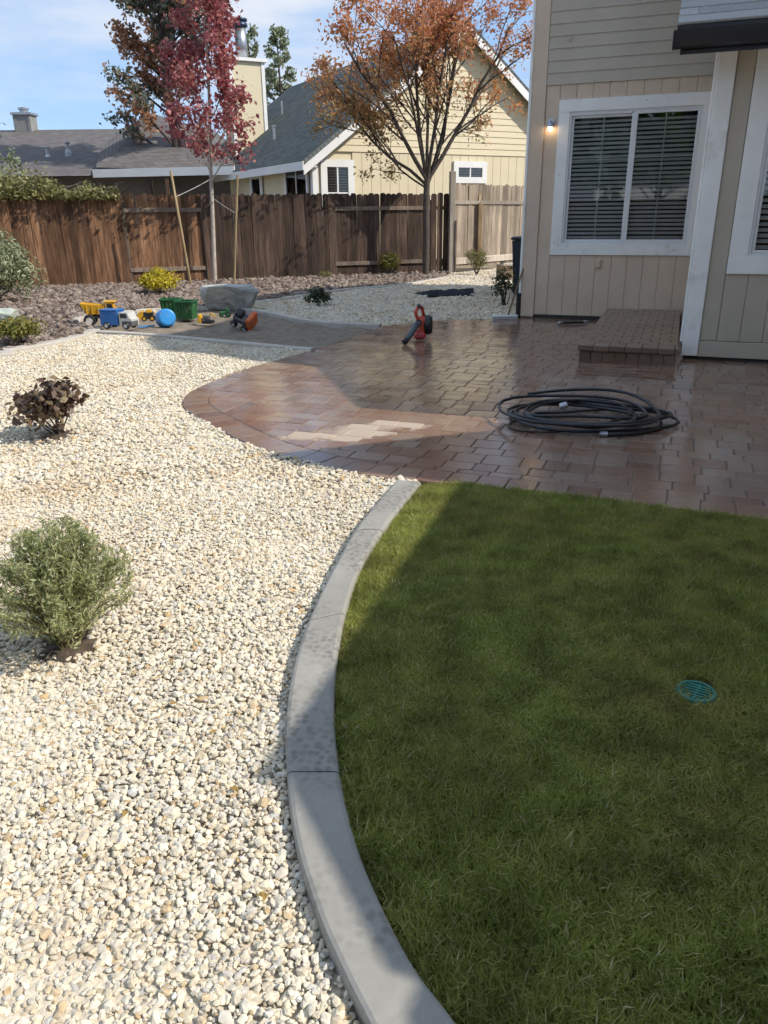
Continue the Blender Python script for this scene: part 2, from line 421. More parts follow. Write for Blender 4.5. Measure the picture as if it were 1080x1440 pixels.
def emit_mat(name, col, s):
    m, nt, N, L, b = nodes(name)
    b.inputs['Emission Color'].default_value = (*col, 1); b.inputs['Emission Strength'].default_value = s
    b.inputs['Base Color'].default_value = (*col, 1); return m
M_BULB = emit_mat('lit_bulb', (1.0, .72, .42), 9.0)

M_BARK_DARK = plain('dark_bark', (.075, .058, .046), .9, .3, 14, .7, 40, dist=.01)
M_BARK_PALE = plain('pale_bark', (.42, .37, .31), .85, .2, 12, .4, 40, dist=.006)
M_LEAF_RED = leaf_mat('red_leaves', [(0, (.21, .06, .07)), (.4, (.38, .11, .12)), (.75, (.52, .20, .19)), (1, (.56, .32, .22))], trans=.45)
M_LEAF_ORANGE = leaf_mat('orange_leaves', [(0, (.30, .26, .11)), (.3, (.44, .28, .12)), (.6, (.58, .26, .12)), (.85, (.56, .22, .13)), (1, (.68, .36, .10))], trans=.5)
M_LEAF_DARK = leaf_mat('dusky_leaves', [(0, (.09, .12, .10)), (.35, (.17, .20, .155)), (.55, (.30, .22, .14)), (.8, (.50, .25, .14)), (1, (.60, .32, .20))], trans=.5)
M_LEAF_PALE = leaf_mat('pale_green_leaves', [(0, (.18, .21, .13)), (.6, (.30, .34, .21)), (1, (.44, .47, .32))])
M_LEAF_GREEN = leaf_mat('fresh_green_leaves', [(0, (.07, .13, .02)), (.6, (.14, .24, .03)), (1, (.24, .34, .06))])
M_LEAF_SAGE = leaf_mat('sage_leaves', [(0, (.26, .29, .11)), (.4, (.38, .415, .18)), (.8, (.52, .55, .30)), (1, (.64, .65, .46))], trans=.5)
M_LEAF_MAROON = leaf_mat('maroon_leaves', [(0, (.06, .038, .028)), (.5, (.12, .07, .048)), (.8, (.16, .11, .055)), (1, (.24, .19, .09))], trans=.2)
M_LEAF_YELLOW = leaf_mat('yellow_leaves', [(0, (.30, .23, .012)), (.5, (.52, .42, .02)), (1, (.68, .58, .05))])
M_LEAF_JUNIPER = leaf_mat('juniper_leaves', [(0, (.15, .185, .095)), (.5, (.26, .30, .16)), (1, (.42, .44, .28))], trans=.2)
M_LEAF_VINE = leaf_mat('vine_leaves', [(0, (.14, .145, .045)), (.5, (.24, .235, .08)), (1, (.36, .32, .14))])
M_LEAF_AUTUMN = leaf_mat('autumn_shrub_leaves', [(0, (.10, .11, .02)), (.5, (.20, .19, .03)), (.8, (.32, .25, .04)), (1, (.34, .11, .03))])
M_LEAF_DEEP = leaf_mat('deep_green_leaves', [(0, (.022, .036, .014)), (.6, (.045, .065, .025)), (1, (.09, .11, .05))])

# ------------------------------------------------------------------ outlines of the yard
CURB_L = [(557, 675), (505, 735), (470, 795), (437, 862), (415, 925), (402, 1000), (403, 1085), (415, 1180), (445, 1280), (480, 1360), (520, 1440)]
CURB_R = [(592, 677), (545, 735), (510, 790), (488, 850), (474, 925), (470, 1000), (478, 1085), (500, 1180), (537, 1270), (585, 1360), (645, 1440)]
ZC = .034
cl = np.array([G(x, y, ZC)[:2] for x, y in CURB_L]); cr = np.array([G(x, y, ZC)[:2] for x, y in CURB_R])
dl = (cl[-1]-cl[-2]); dl /= np.linalg.norm(dl)
for s in (.25, .55, .9, 1.4):
    tw = np.array([.10*s*s, -.02*s]); cl = np.vstack([cl, cl[10] + dl*s + tw]); cr = np.vstack([cr, cr[10] + dl*s + tw])
cl = spline(cl, 6); cr = spline(cr, 6)

UH, VH = np.array([math.cos(R(20.5)), -math.sin(R(20.5))]), np.array([-math.sin(R(20.5)), -math.cos(R(20.5))])
C1 = np.array([2.0, 11.25])
def H2(U, V): return C1 + UH*U + VH*V
PATIO_EDGE = [(588, 675), (540, 671), (480, 660), (420, 646), (368, 631), (326, 612), (292, 594), (268, 580), (256, 567), (262, 554), (285, 542), (316, 529), (350, 517), (384, 507)]
pe = np.array([G2(x, y) for x, y in PATIO_EDGE]); pe_s = spline(pe, 5)
SAND_EDGE = [(384, 507), (410, 500), (440, 491), (470, 483), (500, 473), (522, 465), (535, 458.5)]
se = np.array([G2(x, y) for x, y in SAND_EDGE])
back_edge = np.array([G2(x, y) for x, y in [(570, 455), (609, 450.5), (694, 448.5), (733, 447)]])
lawn_edge = np.array([G2(1080, 733), G2(960, 719), G2(850, 705), G2(735, 692), G2(640, 682)])
far_r = np.array([H2(0, 0), H2(2.2, 0), H2(2.2, 2.84), H2(4.4, 2.84), H2(4.4, lawn_v := float((G2(1080, 733)-C1) @ VH))])
patio_poly = np.vstack([pe_s, se[1:], back_edge, far_r, lawn_edge])

def sheet(name, poly, z, mat, kind='structure', label=None):
    mb = MB(); mb.add([(p[0], p[1], z) for p in poly], [tuple(range(len(poly)))])
    o = mb.build(name, mat)
    for f in o.data.polygons:
        if f.normal.z < 0: f.flip()
    tag(o, label, kind=kind); return o

# ground and beds ---------------------------------------------------------
g_ = MB(); S_ = 420; g_.add([(-S_, -S_, -.12), (S_, -S_, -.12), (S_, S_, -.12), (-S_, S_, -.12)], [(0, 1, 2, 3)])
tag(g_.build('ground', M_DIRT), 'bare ground under the whole yard', kind='structure')

FA, FB = np.array([-11.6, 15.74]), np.array([1.72, 20.28])          # back fence line
fdir = (FB-FA)/np.linalg.norm(FB-FA); fnor = np.array([-fdir[1], fdir[0]])
SB = np.array([4.6, 23.3])                                          # side fence end
left_curb = np.array([[-9.5, 7.3]] + [list(G2(x, y)) for x, y in [(-60, 505), (0, 496), (45, 489), (85, 481), (115, 473), (133, 466)]])
left_curb = spline(left_curb, 5)
SP_FRONT = [(140, 468), (185, 470.5), (240, 475), (300, 480.5), (360, 486), (412, 491), (440, 493)]
sp_front = spline(np.array([G2(x, y) for x, y in SP_FRONT]), 4)
SP_BACK = [(140, 466), (118, 460), (107, 455), (112, 448), (135, 443), (175, 439.5), (225, 436), (276, 434), (315, 434.5), (350, 437), (387, 443), (424, 451), (476, 456.5), (535, 459)]
sp_back = spline(np.array([G2(x, y) for x, y in SP_BACK]), 4)
ROCK_CURB = [(318, 434), (350, 428), (398, 421), (461, 411), (517, 405.5), (572, 400.5), (624, 391)]
rock_curb = spline(np.array([G2(x, y) for x, y in ROCK_CURB]), 4)

gravel_poly = np.vstack([left_curb, sp_front, pe_s[::-1], cl, [[.3, -1.2], [-9.5, -1.2]]])
gravel_back = np.vstack([rock_curb, [FB + np.array([.05, -.1])], [SB + np.array([0, -.1])], [[6.5, 21.0]], [H2(-.0, -.2)], back_edge[::-1][1:], sp_back[::-1][:-20]])
rock_poly = np.vstack([[FA], [FB], rock_curb[::-1], sp_back[::-1][20:], left_curb[::-1]])
rock_poly = np.vstack([[FA - fnor*0.0], [FB], rock_curb[::-1], sp_back[:37][::-1], left_curb[::-1]])
sand_poly = np.vstack([sp_back, se[::-1][:-2], sp_front[::-1]])
lawn_poly = np.vstack([cr, [[1.2, -1.2], [4.6, -1.2]], [H2(4.3, lawn_v)], lawn_edge])
sheet('gravel_bed', gravel_poly, -.019, M_GRAVBASE); sheet('gravel_path', gravel_back, -.026, M_GRAVBASE)
sheet('rock_bed', rock_poly, -.03, M_LAVABASE); sheet('lawn_ground', lawn_poly, -.012, M_SOIL)
# sandpit: a slightly uneven heap of sand
def sand_pit():
    n = 60; lo, hi = sand_poly.min(0), sand_poly.max(0)
    xs, ys = np.linspace(lo[0], hi[0], n), np.linspace(lo[1], hi[1], n)
    X, Y = np.meshgrid(xs, ys); rr = np.random.default_rng(5)
    Z = -.02 + .012*np.sin(X*3.1+Y*2.3) + .012*np.sin(X*7-Y*5) + .006*rr.standard_normal(X.shape)
    V = np.stack([X.ravel(), Y.ravel(), Z.ravel()], 1); I = np.arange(n*n).reshape(n, n)
    F = np.stack([I[:-1, :-1].ravel(), I[:-1, 1:].ravel(), I[1:, 1:].ravel(), I[1:, :-1].ravel()], 1)
    C = V[F].mean(1); F = F[in_poly(C, sand_poly)]
    tag(fast_mesh('sandpit', V, F, M_SAND, smooth=True), kind='structure')
sand_pit()
sheet('sand_base', sand_poly, -.045, M_SAND)

# ------------------------------------------------------------------ kerbs
def strip(mb, L, Rr, zt, zb=-.1):
    k = len(L); V = []
    for a, b in zip(L, Rr):
        d = (b-a)/np.linalg.norm(b-a); c = .012
        prof = [(a, zb), (a, zt-c), (a+d*c*.4, zt-c*.35), (a+d*c*1.2, zt), (b-d*c*1.2, zt), (b-d*c*.4, zt-c*.35), (b, zt-c), (b, zb)]
        V += [(p[0], p[1], z) for p, z in prof]
    m = 8
    F = [(i*m+j, i*m+j+1, (i+1)*m+j+1, (i+1)*m+j) for i in range(k-1) for j in range(m-1)]
    F += [tuple(range(m)), tuple((k-1)*m + j for j in range(m))[::-1]]
    mb.add(V, F)
def kerb(name, L, Rr, zt, cuts, label, mat, group=None):
    root = thing(name, label, 'curb', (0, 0, 0), 0, group)
    cuts = [0] + cuts + [len(L)-1]
    for a, b in zip(cuts[:-1], cuts[1:]):
        if b <= a: continue
        l, r = L[a:b+1].copy(), Rr[a:b+1].copy()
        for arr in (l, r):                                        # open joint between castings
            if a > 0: arr[0] += (arr[1]-arr[0])/np.linalg.norm(arr[1]-arr[0])*.003
            if b < len(L)-1: arr[-1] += (arr[-2]-arr[-1])/np.linalg.norm(arr[-2]-arr[-1])*.003
        mb = MB(); strip(mb, l, r, zt); mb.build('curb_segment', mat, root)
    return root
def nearest(arr, p): return int(np.argmin(np.linalg.norm(arr-p, axis=1)))
kerb('concrete_curb', cl, cr, ZC, [nearest(cl, G2(498, 744, ZC)), nearest(cl, G2(432, 870, ZC)), nearest(cl, G2(404, 1086, ZC)), 62],
     'smooth grey concrete mow curb curving between pale gravel and lawn', M_CURB)
def ribbon(path, w):
    T = np.gradient(path, axis=0); T /= np.linalg.norm(T, axis=1)[:, None]; N = np.stack([-T[:, 1], T[:, 0]], 1)
    return path + N*w/2, path - N*w/2
def ribbon_kerb(name, path, w, zt, label, seg=1.4, mat=None):
    a, b = ribbon(path, w); acc = 0; cuts = []
    for i in range(1, len(path)):
        acc += np.linalg.norm(path[i]-path[i-1])
        if acc > seg and i < len(path)-3: cuts.append(i); acc = 0
    return kerb(name, a, b, zt, cuts, label, mat or M_CURB_PALE)
ribbon_kerb('rock_bed_curb', left_curb, .17, .035, 'pale concrete curb edging the brown rock bed at the left')
ribbon_kerb('sandpit_curb', sp_front, .10, .03, 'low concrete curb along the front of the sandpit')
ribbon_kerb('sandpit_curb', sp_back, .12, .035, 'pale concrete curb looping behind the toys and round the back of the sandpit')
ribbon_kerb('path_curb', rock_curb, .15, .035, 'pale concrete curb between the back rock bed and the gravel path')

# ------------------------------------------------------------------ patio pavers
def clip_convex(subject, clip):
    out = [np.array(p) for p in subject]; n = len(clip)
    for i in range(n):
        a, b = clip[i], clip[(i+1) % n]; inp = out; out = []
        if not inp: break
        def side(p): return (b[0]-a[0])*(p[1]-a[1])-(b[1]-a[1])*(p[0]-a[0])
        s = inp[-1]
        for e in inp:
            se_, ss = side(e), side(s)
            if se_ >= 0:
                if ss < 0: out.append(s + (e-s)*(ss/(ss-se_)))
                out.append(e)
            elif ss >= 0: out.append(s + (e-s)*(ss/(ss-se_)))
            s = e
    return out
def area(p):
    p = np.asarray(p); x, y = p[:, 0], p[:, 1]; return .5*float(np.sum(x*np.roll(y, -1)-y*np.roll(x, -1)))
def clean(poly, eps=.004):
    out = []
    for p in poly:
        if not out or np.linalg.norm(p-out[-1]) > eps: out.append(p)
    if len(out) > 1 and np.linalg.norm(out[0]-out[-1]) <= eps: out.pop()
    return out
def inset(poly, d):
    n = len(poly); out = []
    for i in range(n):
        p0, p1, p2 = poly[i-1], poly[i], poly[(i+1) % n]
        e1 = (p1-p0)/(np.linalg.norm(p1-p0)+1e-9); e2 = (p2-p1)/(np.linalg.norm(p2-p1)+1e-9)
        n1, n2 = np.array([-e1[1], e1[0]]), np.array([-e2[1], e2[0]]); m = n1+n2; l = np.linalg.norm(m)
        m = m/l if l > .1 else n1
        k = d/max(.5, float(m @ n1)); out.append(p1 + m*k)
    return out
def paver_geo(mb, poly, z, thick=.05, tilt=(0, 0), gap=.0016, ch=.0055):
    p0 = inset(poly, gap); p1 = inset(poly, gap+ch*.35); p2 = inset(poly, gap+ch); c = np.mean(poly, axis=0); n = len(poly)
    def zz(p, h): return z + h + tilt[0]*(p[0]-c[0]) + tilt[1]*(p[1]-c[1])
    V = [(p[0], p[1], z-thick) for p in p0] + [(p[0], p[1], zz(p, -.007)) for p in p0] + [(p[0], p[1], zz(p, -.0022)) for p in p1] + [(p[0], p[1], zz(p, 0)) for p in p2]
    F = [(l*n+i, l*n+(i+1) % n, (l+1)*n+(i+1) % n, (l+1)*n+i) for l in range(3) for i in range(n)] + [tuple(3*n+i for i in range(n))]
    mb.add(V, F)

tag(sheet('patio', patio_poly, -.0065, M_JOINT), 'bed of dark joint sand under the paver patio', kind='structure')
PATIO = bpy.data.objects['patio']
# border course round the curved edge and along the lawn
edge_path = np.vstack([lawn_edge[:-1], pe_s[:-1], ])
edge_path = np.vstack([np.array([H2(4.3, lawn_v)]), edge_path])
def resample(path, step):
    d = np.r_[0, np.cumsum(np.linalg.norm(np.diff(path, axis=0), axis=1))]; n = max(2, int(round(d[-1]/step)))
    t = np.linspace(0, d[-1], n+1); return np.stack([np.interp(t, d, path[:, 0]), np.interp(t, d, path[:, 1])], 1)
ep = resample(edge_path, .168)
T_ = np.gradient(ep, axis=0); T_ /= np.linalg.norm(T_, axis=1)[:, None]; Nn = np.stack([T_[:, 1], -T_[:, 0]], 1)   # inward = right of travel (from lawn end round the apex)
if not in_poly(ep[40:41] + Nn[40]*.1, patio_poly)[0]: Nn = -Nn
BW = .205
inner = ep + Nn*BW
pavers = []
for i in range(len(ep)-1):
    q = [ep[i], ep[i+1], inner[i+1], inner[i]]
    if area(q) < 0: q = q[::-1]
    pavers.append(q)
field_poly = np.vstack([inner, se, back_edge, far_r[:-1], [H2(4.3, lawn_v-BW)]])
# field: courses parallel to the house wall, stones of three lengths
rr = random.Random(3)
Vmax, Vmin = lawn_v+.3, -.2
vv = Vmin; row = 0
fp = [np.array(p) for p in field_poly]
while vv < Vmax:
    d = (.14, .14, .185, .14, .185)[row % 5]; uu = -4.6 - rr.random()*.2
    while uu < 4.6:
        l = rr.choice((.14, .185, .185, .23))
        q = [H2(uu, vv), H2(uu, vv+d), H2(uu+l, vv+d), H2(uu+l, vv)]
        if area(q) < 0: q = q[::-1]
        c = np.mean(q, axis=0)
        if np.linalg.norm(c-np.array([1, 7])) < 7:
            corners = np.array(q)
            ins = in_poly(corners, field_poly)
            if ins.all(): pavers.append(q)
            elif ins.any() or in_poly(np.vstack([corners.mean(0), (corners[0]+corners[1])/2, (corners[1]+corners[2])/2, (corners[2]+corners[3])/2, (corners[3]+corners[0])/2]), field_poly).any():
                k = clean(clip_convex(fp, q))
                if len(k) >= 3 and area(k) < 0: k = k[::-1]
                if len(k) >= 3 and area(k) > .0012: pavers.append(k)
        uu += l
    vv += d; row += 1
pavers.sort(key=lambda q: float(np.linalg.norm(np.mean(q, axis=0))))
inview = []; rest = MB(); count = 0
for q in pavers:
    c = np.mean(q, axis=0)
    q = clean(q)
    if len(q) < 3: continue
    tilt = (rr.gauss(0, .005), rr.gauss(0, .005)); z = rr.uniform(-.0025, .001); t = rr.random()
    if count < 300 and c[0] < .56*c[1] + .35:
        mb = MB(); mb.t = t; paver_geo(mb, q, z, .05, tilt); mb.build('paver', M_PAVER, PATIO); count += 1
    else:
        rest.t = t; paver_geo(rest, q, z, .04, tilt)
o = rest.build('distant_pavers', M_PAVER, PATIO); o['kind'] = 'stuff'

# ------------------------------------------------------------------ own house
HOUSE = thing('beige_house', 'beige sided house with white trimmed windows beside the patio', 'house', (C1[0], C1[1], 0), -R(20.5))
def hb(name, U0, U1, V0, V1, Z0, Z1, mat, parent=HOUSE, ch=.003):      # box given in wall coordinates, V towards the yard
    mb = MB(); c = ((U0+U1)/2, -(V0+V1)/2, (Z0+Z1)/2)
    d = (U1-U0, abs(V1-V0), Z1-Z0); mb.box((0, 0, 0), d, ch=ch)
    return mb.build(name, mat, parent, loc=c)
hb('backing_wall', .02, 2.6, -.12, -.02, 0, .99, M_BEIGE, ch=0); hb('backing_wall', .02, .47, -.12, -.02, .99, 4.0, M_BEIGE, ch=0)
hb('backing_wall', 2.1, 2.6, -.12, -.02, .99, 4.0, M_BEIGE, ch=0); hb('backing_wall', .47, 2.1, -.12, -.02, 2.6, 4.0, M_BEIGE, ch=0)
hb('corner_board', 0, .165, -.02, .022, .02, 4.3, M_BEIGE)
hb('corner_board', -.018, 0, -.15, .018, .02, 4.3, M_BEIGE)
hb('downspout', -.06, -.022, -.075, .012, .33, 4.3, M_WHITE, ch=.008)
hb('drain_boot', -.085, -.02, -.10, .03, -.01, .34, M_BLACK, ch=.012)
# grooved panel boards below and above the window
GW = .205
def panel_run(U0, U1, V, Z0, Z1, mat):
    x = U0
    while x < U1-.01:
        e = min(x+GW, U1)
        hb('panel_board', x+.004, e-.004, V-.02, V, Z0, Z1, mat, ch=.004); x = e
    hb('panel_groove', U0, U1, V-.024, V-.009, Z0+.004, Z1-.004, mat, ch=0)
panel_run(.165, .348, 0, .05, 2.92, M_BEIGE); panel_run(.35, 2.2, 0, .05, .855, M_BEIGE); panel_run(.35, 2.2, 0, 2.745, 2.92, M_BEIGE)
hb('base_strip', .165, 1.19, -.03, -.004, -.02, .05, M_FOUND, ch=0)
# lap siding above
z = 2.92; k = 0
while z < 4.28:
    mb = MB(); x0, x1 = .167, 3.3; h = .142
    V = [(x0, .02, z), (x0, -.016, z), (x0, -.004, z+h), (x0, .02, z+h), (x1, .02, z), (x1, -.016, z), (x1, -.004, z+h), (x1, .02, z+h)]
    mb.add(V, [(0, 1, 2, 3), (7, 6, 5, 4), (1, 5, 6, 2), (0, 4, 5, 1), (3, 2, 6, 7), (0, 3, 7, 4)])
    mb.build('siding_board', M_GREIGE, HOUSE); z += .135
# side wall, low back part and the unseen rest, shaped for its shadow
def wall_prism(name, prof, U0, U1, mat):                            # profile in (V, Z)
    mb = MB(); mb.prism([(-v, zz) for v, zz in prof], U0, U1, axis='x'); return mb.build(name, mat, HOUSE)
wall_prism('side_wall', [(-.16, 0), (-.16, 4.0), (-3.2, 4.0), (-4.9, 2.7), (-4.9, 0)], .0, .16, M_BEIGE)
wall_prism('rear_block', [(-.7, 0), (-.7, 3.98), (-3.2, 3.98), (-4.85, 2.68), (-4.85, 0)], .17, 4.1, M_BEIGE)
wall_prism('roof', [(.3, 4.34), (.3, 4.46), (-3.1, 4.2), (-5.1, 2.75), (-5.1, 2.66), (-3.1, 4.05)], -.28, 4.0, M_TAB)
wall_prism('upper_shadow_mass', [(5.45, 0), (5.45, 4.15), (3.9, 5.1), (3.3, 7.1), (2.6, 7.65), (-1, 7.6), (-5.3, 5.0), (-5.3, 0), (2.7, 0)], 4.42, 9.0, M_BEIGE)  # added mass out of view, profile cut to the shadow wanted on the yard
wall_prism('unseen_wing_wall', [(9.5, 0), (9.5, 2.49), (5.5, 2.49), (5.5, 0)], 4.43, 9.0, M_BEIGE)
mb = MB(); mb.add([(4.0, -9.6, 2.44), (4.0, -5.5, 2.56), (8.5, -5.5, 5.1), (6.5, -7.4, 4.2), (4.0, -9.6, 2.58), (4.0, -5.5, 2.74), (8.5, -5.5, 5.25), (8.5, -7.4, 5.25), (8.5, -9.6, 2.64)],
                  [(0, 1, 5, 4), (4, 5, 6, 7), (4, 7, 8), (0, 4, 8), (0, 8, 2, 1)]); mb.build('wing_roof', M_TAB, HOUSE)
wall_prism('unseen_wing_wall', [(9.52, 0), (9.52, 2.5), (9.62, 2.5), (10.06, 2.12), (10.06, 0)], 4.0, 4.42, M_BEIGE)  # added lean-to out of view, tapers the lawn shadow at the wing's end
wall_prism('shadow_gable', [(5.7, 2.5), (6.84, 3.85), (6.98, 3.6), (7.06, 2.5)], 4.0, 7.0, M_BEIGE)  # added out of view, makes the bump in the shadow across patio and gravel

# window: casing, sashes, panes, muntins, blinds
def casing(win, U0, U1, Z0, Z1, w, V, mat):
    for (a, b, c, d) in ((U0, U1, Z1-w, Z1), (U0, U1, Z0, Z0+w)):
        o = hb('casing_board', a, b, V-.005, V+.022, c, d, mat, win)
    for (a, b) in ((U0, U0+w), (U1-w, U1)):
        hb('casing_board', a, b, V-.005, V+.0195, Z0+w, Z1-w, mat, win)
def sash(win, U0, U1, Z0, Z1, V, cols, rows, slats=True):
    f = .032
    for (a, b, c, d) in ((U0, U1, Z1-f, Z1), (U0, U1, Z0, Z0+f), (U0, U0+f, Z0+f, Z1-f), (U1-f, U1, Z0+f, Z1-f)):
        hb('sash_frame', a, b, V-.03, V+.004, c, d, M_VINYL, win, .004)
    a, b, c, d = U0+f, U1-f, Z0+f, Z1-f
    hb('pane', a, b, V-.0165, V-.0145, c, d, M_GLASS, win, 0)
    for i in range(1, cols): x = a+(b-a)*i/cols; hb('muntin', x-.007, x+.007, V-.026, V-.018, c, d, M_VINYL, win, 0)
    for j in range(1, rows): y = c+(d-c)*j/rows; hb('muntin', a, b, V-.027, V-.0185, y-.007, y+.007, M_VINYL, win, 0)
def blinds(win, U0, U1, Z0, Z1, V, pitch=.052):
    n = int((Z1-Z0)/pitch); me = None
    for i in range(n):
        if me is None:
            mb = MB(); mb.box((0, 0, 0), (U1-U0, .048, .0025), Matrix.Rotation(R(40), 4, 'X')); o = mb.build('blind_slat', M_SLAT, win); me = o.data
        else: o = link('blind_slat', me, win)
        o.location = ((U0+U1)/2, -V, Z0+.03+i*pitch + random.uniform(-.002, .002)); o.rotation_euler = (random.uniform(-.03, .03), random.uniform(-.002, .002), 0)
W1 = hb('window', .345, 2.2, -.02, -.012, .86, .87, M_WHITE); W1['label'] = 'sliding window with white casing, grid and blinds beside the step'
def win_parent_fix(o):                                              # children of a window are placed in wall coordinates
    for c in o.children: c.location = Vector(c.location) - o.location
casing(W1, .345, 2.235, .855, 2.745, .145, .004, M_WHITE)
for (a, b, c, d) in ((.49, 2.09, 2.575, 2.60), (.49, 2.09, 1.0, 1.022), (.49, .515, 1.022, 2.575), (2.066, 2.09, 1.022, 2.575)):
    hb('window_frame', a, b, -.05, .012, c, d, M_VINYL, W1, .003)
sash(W1, .515, 1.32, 1.022, 2.555, -.022, 2, 3); sash(W1, 1.275, 2.066, 1.022, 2.575, .006, 2, 3)
hb('meeting_stile', 1.262, 1.335, -.01, .0125, 1.024, 2.556, M_VINYL, W1, .004)
hb('track', .515, 1.262, -.04, .009, 2.556, 2.575, M_VINYL, W1, 0)
blinds(W1, .53, 1.28, 1.05, 2.54, -.078); blinds(W1, 1.33, 2.05, 1.05, 2.54, -.072)
hb('room_back', .40, 2.3, -.63, -.6, .7, 2.9, M_DARK, W1, 0)
for (a, b) in ((.40, .42), (2.28, 2.3)): hb('room_side', a, b, -.6, -.125, .7, 2.9, M_DARK, W1, 0)
hb('room_floor', .42, 2.28, -.6, -.125, .7, .72, M_DARK, W1, 0); hb('room_ceiling', .42, 2.28, -.6, -.125, 2.88, 2.9, M_DARK, W1, 0)
win_parent_fix(W1)

# nearer wing: white corner post, panel wall, second window
V2 = 2.84
hb('corner_post', 2.16, 2.315, V2-.13, V2+.025, .035, 2.72, M_WHITE, ch=.006)
hb('post_edge', 2.135, 2.158, V2-.12, V2+.002, .17, 2.72, M_WHITE, ch=.004)
hb('return_wall', 2.19, 2.30, .03, V2-.14, 0, 2.75, M_BEIGE, ch=0)
panel_run(2.315, 2.474, V2, .19, 2.72, M_GREIGE); panel_run(2.476, 4.38, V2, .19, .83, M_GREIGE)
hb('skirt_board', 2.317, 4.4, V2-.02, V2+.012, .03, .185, M_GREIGE, ch=.004)
hb('base_strip', 2.2, 4.4, V2-.04, V2-.01, -.02, .032, M_FOUND, ch=0)
hb('backing_wall', 2.32, 2.64, V2-.12, V2-.03, .0, 2.75, M_GREIGE, ch=0); hb('backing_wall', 2.64, 4.4, V2-.12, V2-.03, .0, .96, M_GREIGE, ch=0)
hb('backing_wall', 4.22, 4.4, V2-.12, V2-.03, .96, 2.75, M_GREIGE, ch=0)
W2 = hb('window', 2.48, 4.3, V2-.02, V2-.012, .84, .85, M_WHITE); W2['label'] = 'window with wide white casing at the right edge, half cut off'
casing(W2, 2.475, 4.40, .83, 2.73, .165, V2+.004, M_WHITE)
for (a, b, c, d) in ((2.64, 4.235, 2.545, 2.565), (2.64, 4.235, .995, 1.015), (2.64, 2.665, 1.015, 2.545), (4.21, 4.235, 1.015, 2.545)):
    hb('window_frame', a, b, V2-.05, V2+.012, c, d, M_VINYL, W2, .003)
sash(W2, 2.665, 3.46, 1.015, 2.545, V2-.01, 1, 1); sash(W2, 3.46, 4.21, 1.015, 2.545, V2-.02, 1, 1)
blinds(W2, 2.69, 4.2, 1.04, 2.54, V2-.085)
hb('room_back', 2.5, 4.35, V2-.63, V2-.6, .8, 2.72, M_DARK, W2, 0); hb('room_side', 4.24, 4.26, V2-.6, V2-.125, .8, 2.7, M_DARK, W2, 0)
win_parent_fix(W2)
# its roof: deck, gutter, and single shingles along the visible edge
VE, ZE = 3.36, 2.855; slope = .70
mb = MB(); prof = [(VE-.02, ZE-.012), (VE-.02, ZE-.06), (-.0, ZE+slope*(VE)-.06), (-.0, ZE+slope*VE-.012)]
mb.prism([(-v, zz) for v, zz in prof], 1.82, 5.0, axis='x'); mb.build('wing_roof', M_TAB, HOUSE)
hb('fascia', 1.84, 4.6, VE-.10, VE-.06, 2.70, 2.80, M_WHITE); hb('soffit', 1.86, 4.6, V2+.03, VE-.10, 2.73, 2.745, M_WHITE, ch=0)
mb = MB(); gp = [(VE-.055, 2.80), (VE-.055, 2.70), (VE-.02, 2.675), (VE+.045, 2.69), (VE+.06, 2.77), (VE+.065, 2.805), (VE+.05, 2.805), (VE+.04, 2.715), (VE-.045, 2.71), (VE-.045, 2.80)]
mb.prism([(-v, zz) for v, zz in gp], 1.785, 4.6, axis='x'); mb.build('gutter', M_GUTTER, HOUSE)
hb('gutter_cap', 1.775, 1.784, VE-.06, VE+.07, 2.67, 2.81, M_GUTTER)
hb('drip_edge', 1.80, 4.6, VE-.03, VE-.005, 2.81, 2.852, M_GUTTER, ch=0)
hb('eave_shadow_strip', 1.84, 4.6, VE-.06, VE-.056, 2.64, 2.70, M_GUTTER, ch=0)  # black strip standing in for the shadow under the soffit
sm = MB(); sm.box((0, 0, 0), (.90, .20, .022), Matrix.Rotation(math.atan(slope), 4, 'X'), ch=.003); sme = None
for r_ in range(14):
    off = (r_ % 2)*.15
    for c_ in range(3):
        U = 1.80 + .45 + c_*.902 + (.15 if r_ % 2 else 0)
        v = VE - .075 - r_*.105
        zz = ZE + slope*(VE-v) + .003
        if sme is None: o = sm.build('shingle', M_TAB, HOUSE); sme = o.data
        else: o = link('shingle', sme, HOUSE)
        o.location = (U, -v, zz + random.uniform(0, .003)); o.rotation_euler = (R(-3.2), 0, random.uniform(-.008, .008))
    if r_ % 2:
        if 'half' not in globals():
            hm = MB(); hm.box((0, 0, 0), (.148, .20, .022), Matrix.Rotation(math.atan(slope), 4, 'X'), ch=.003); o = hm.build('shingle', M_TAB, HOUSE); half = o.data
        else: o = link('shingle', half, HOUSE)
        o.location = (1.80+.074, -v, zz); o.rotation_euler = (R(-3.2), 0, 0)

# nail heads on the casing and a small vent plate on the siding
for (u_, z_) in ((2.165, 2.70), (2.165, 2.64), (1.42, 2.69), (.40, 1.86), (.40, 1.02), (1.95, .92), (2.17, 1.3), (2.17, 1.9), (.80, .91)):
    mb = MB(); mb.lathe([(.006, 0), (.006, .002)], M=Matrix.Rotation(R(90), 4, 'X'), n=8); mb.build('nail', M_FOUND, HOUSE, loc=(u_, -.0262, z_))
mb = MB(); mb.lathe([(.028, 0), (.026, .012), (.012, .014)], M=Matrix.Rotation(R(90), 4, 'X'), n=12); mb.build('vent_plate', M_GREIGE, HOUSE, loc=(.42, -.012, 3.42))
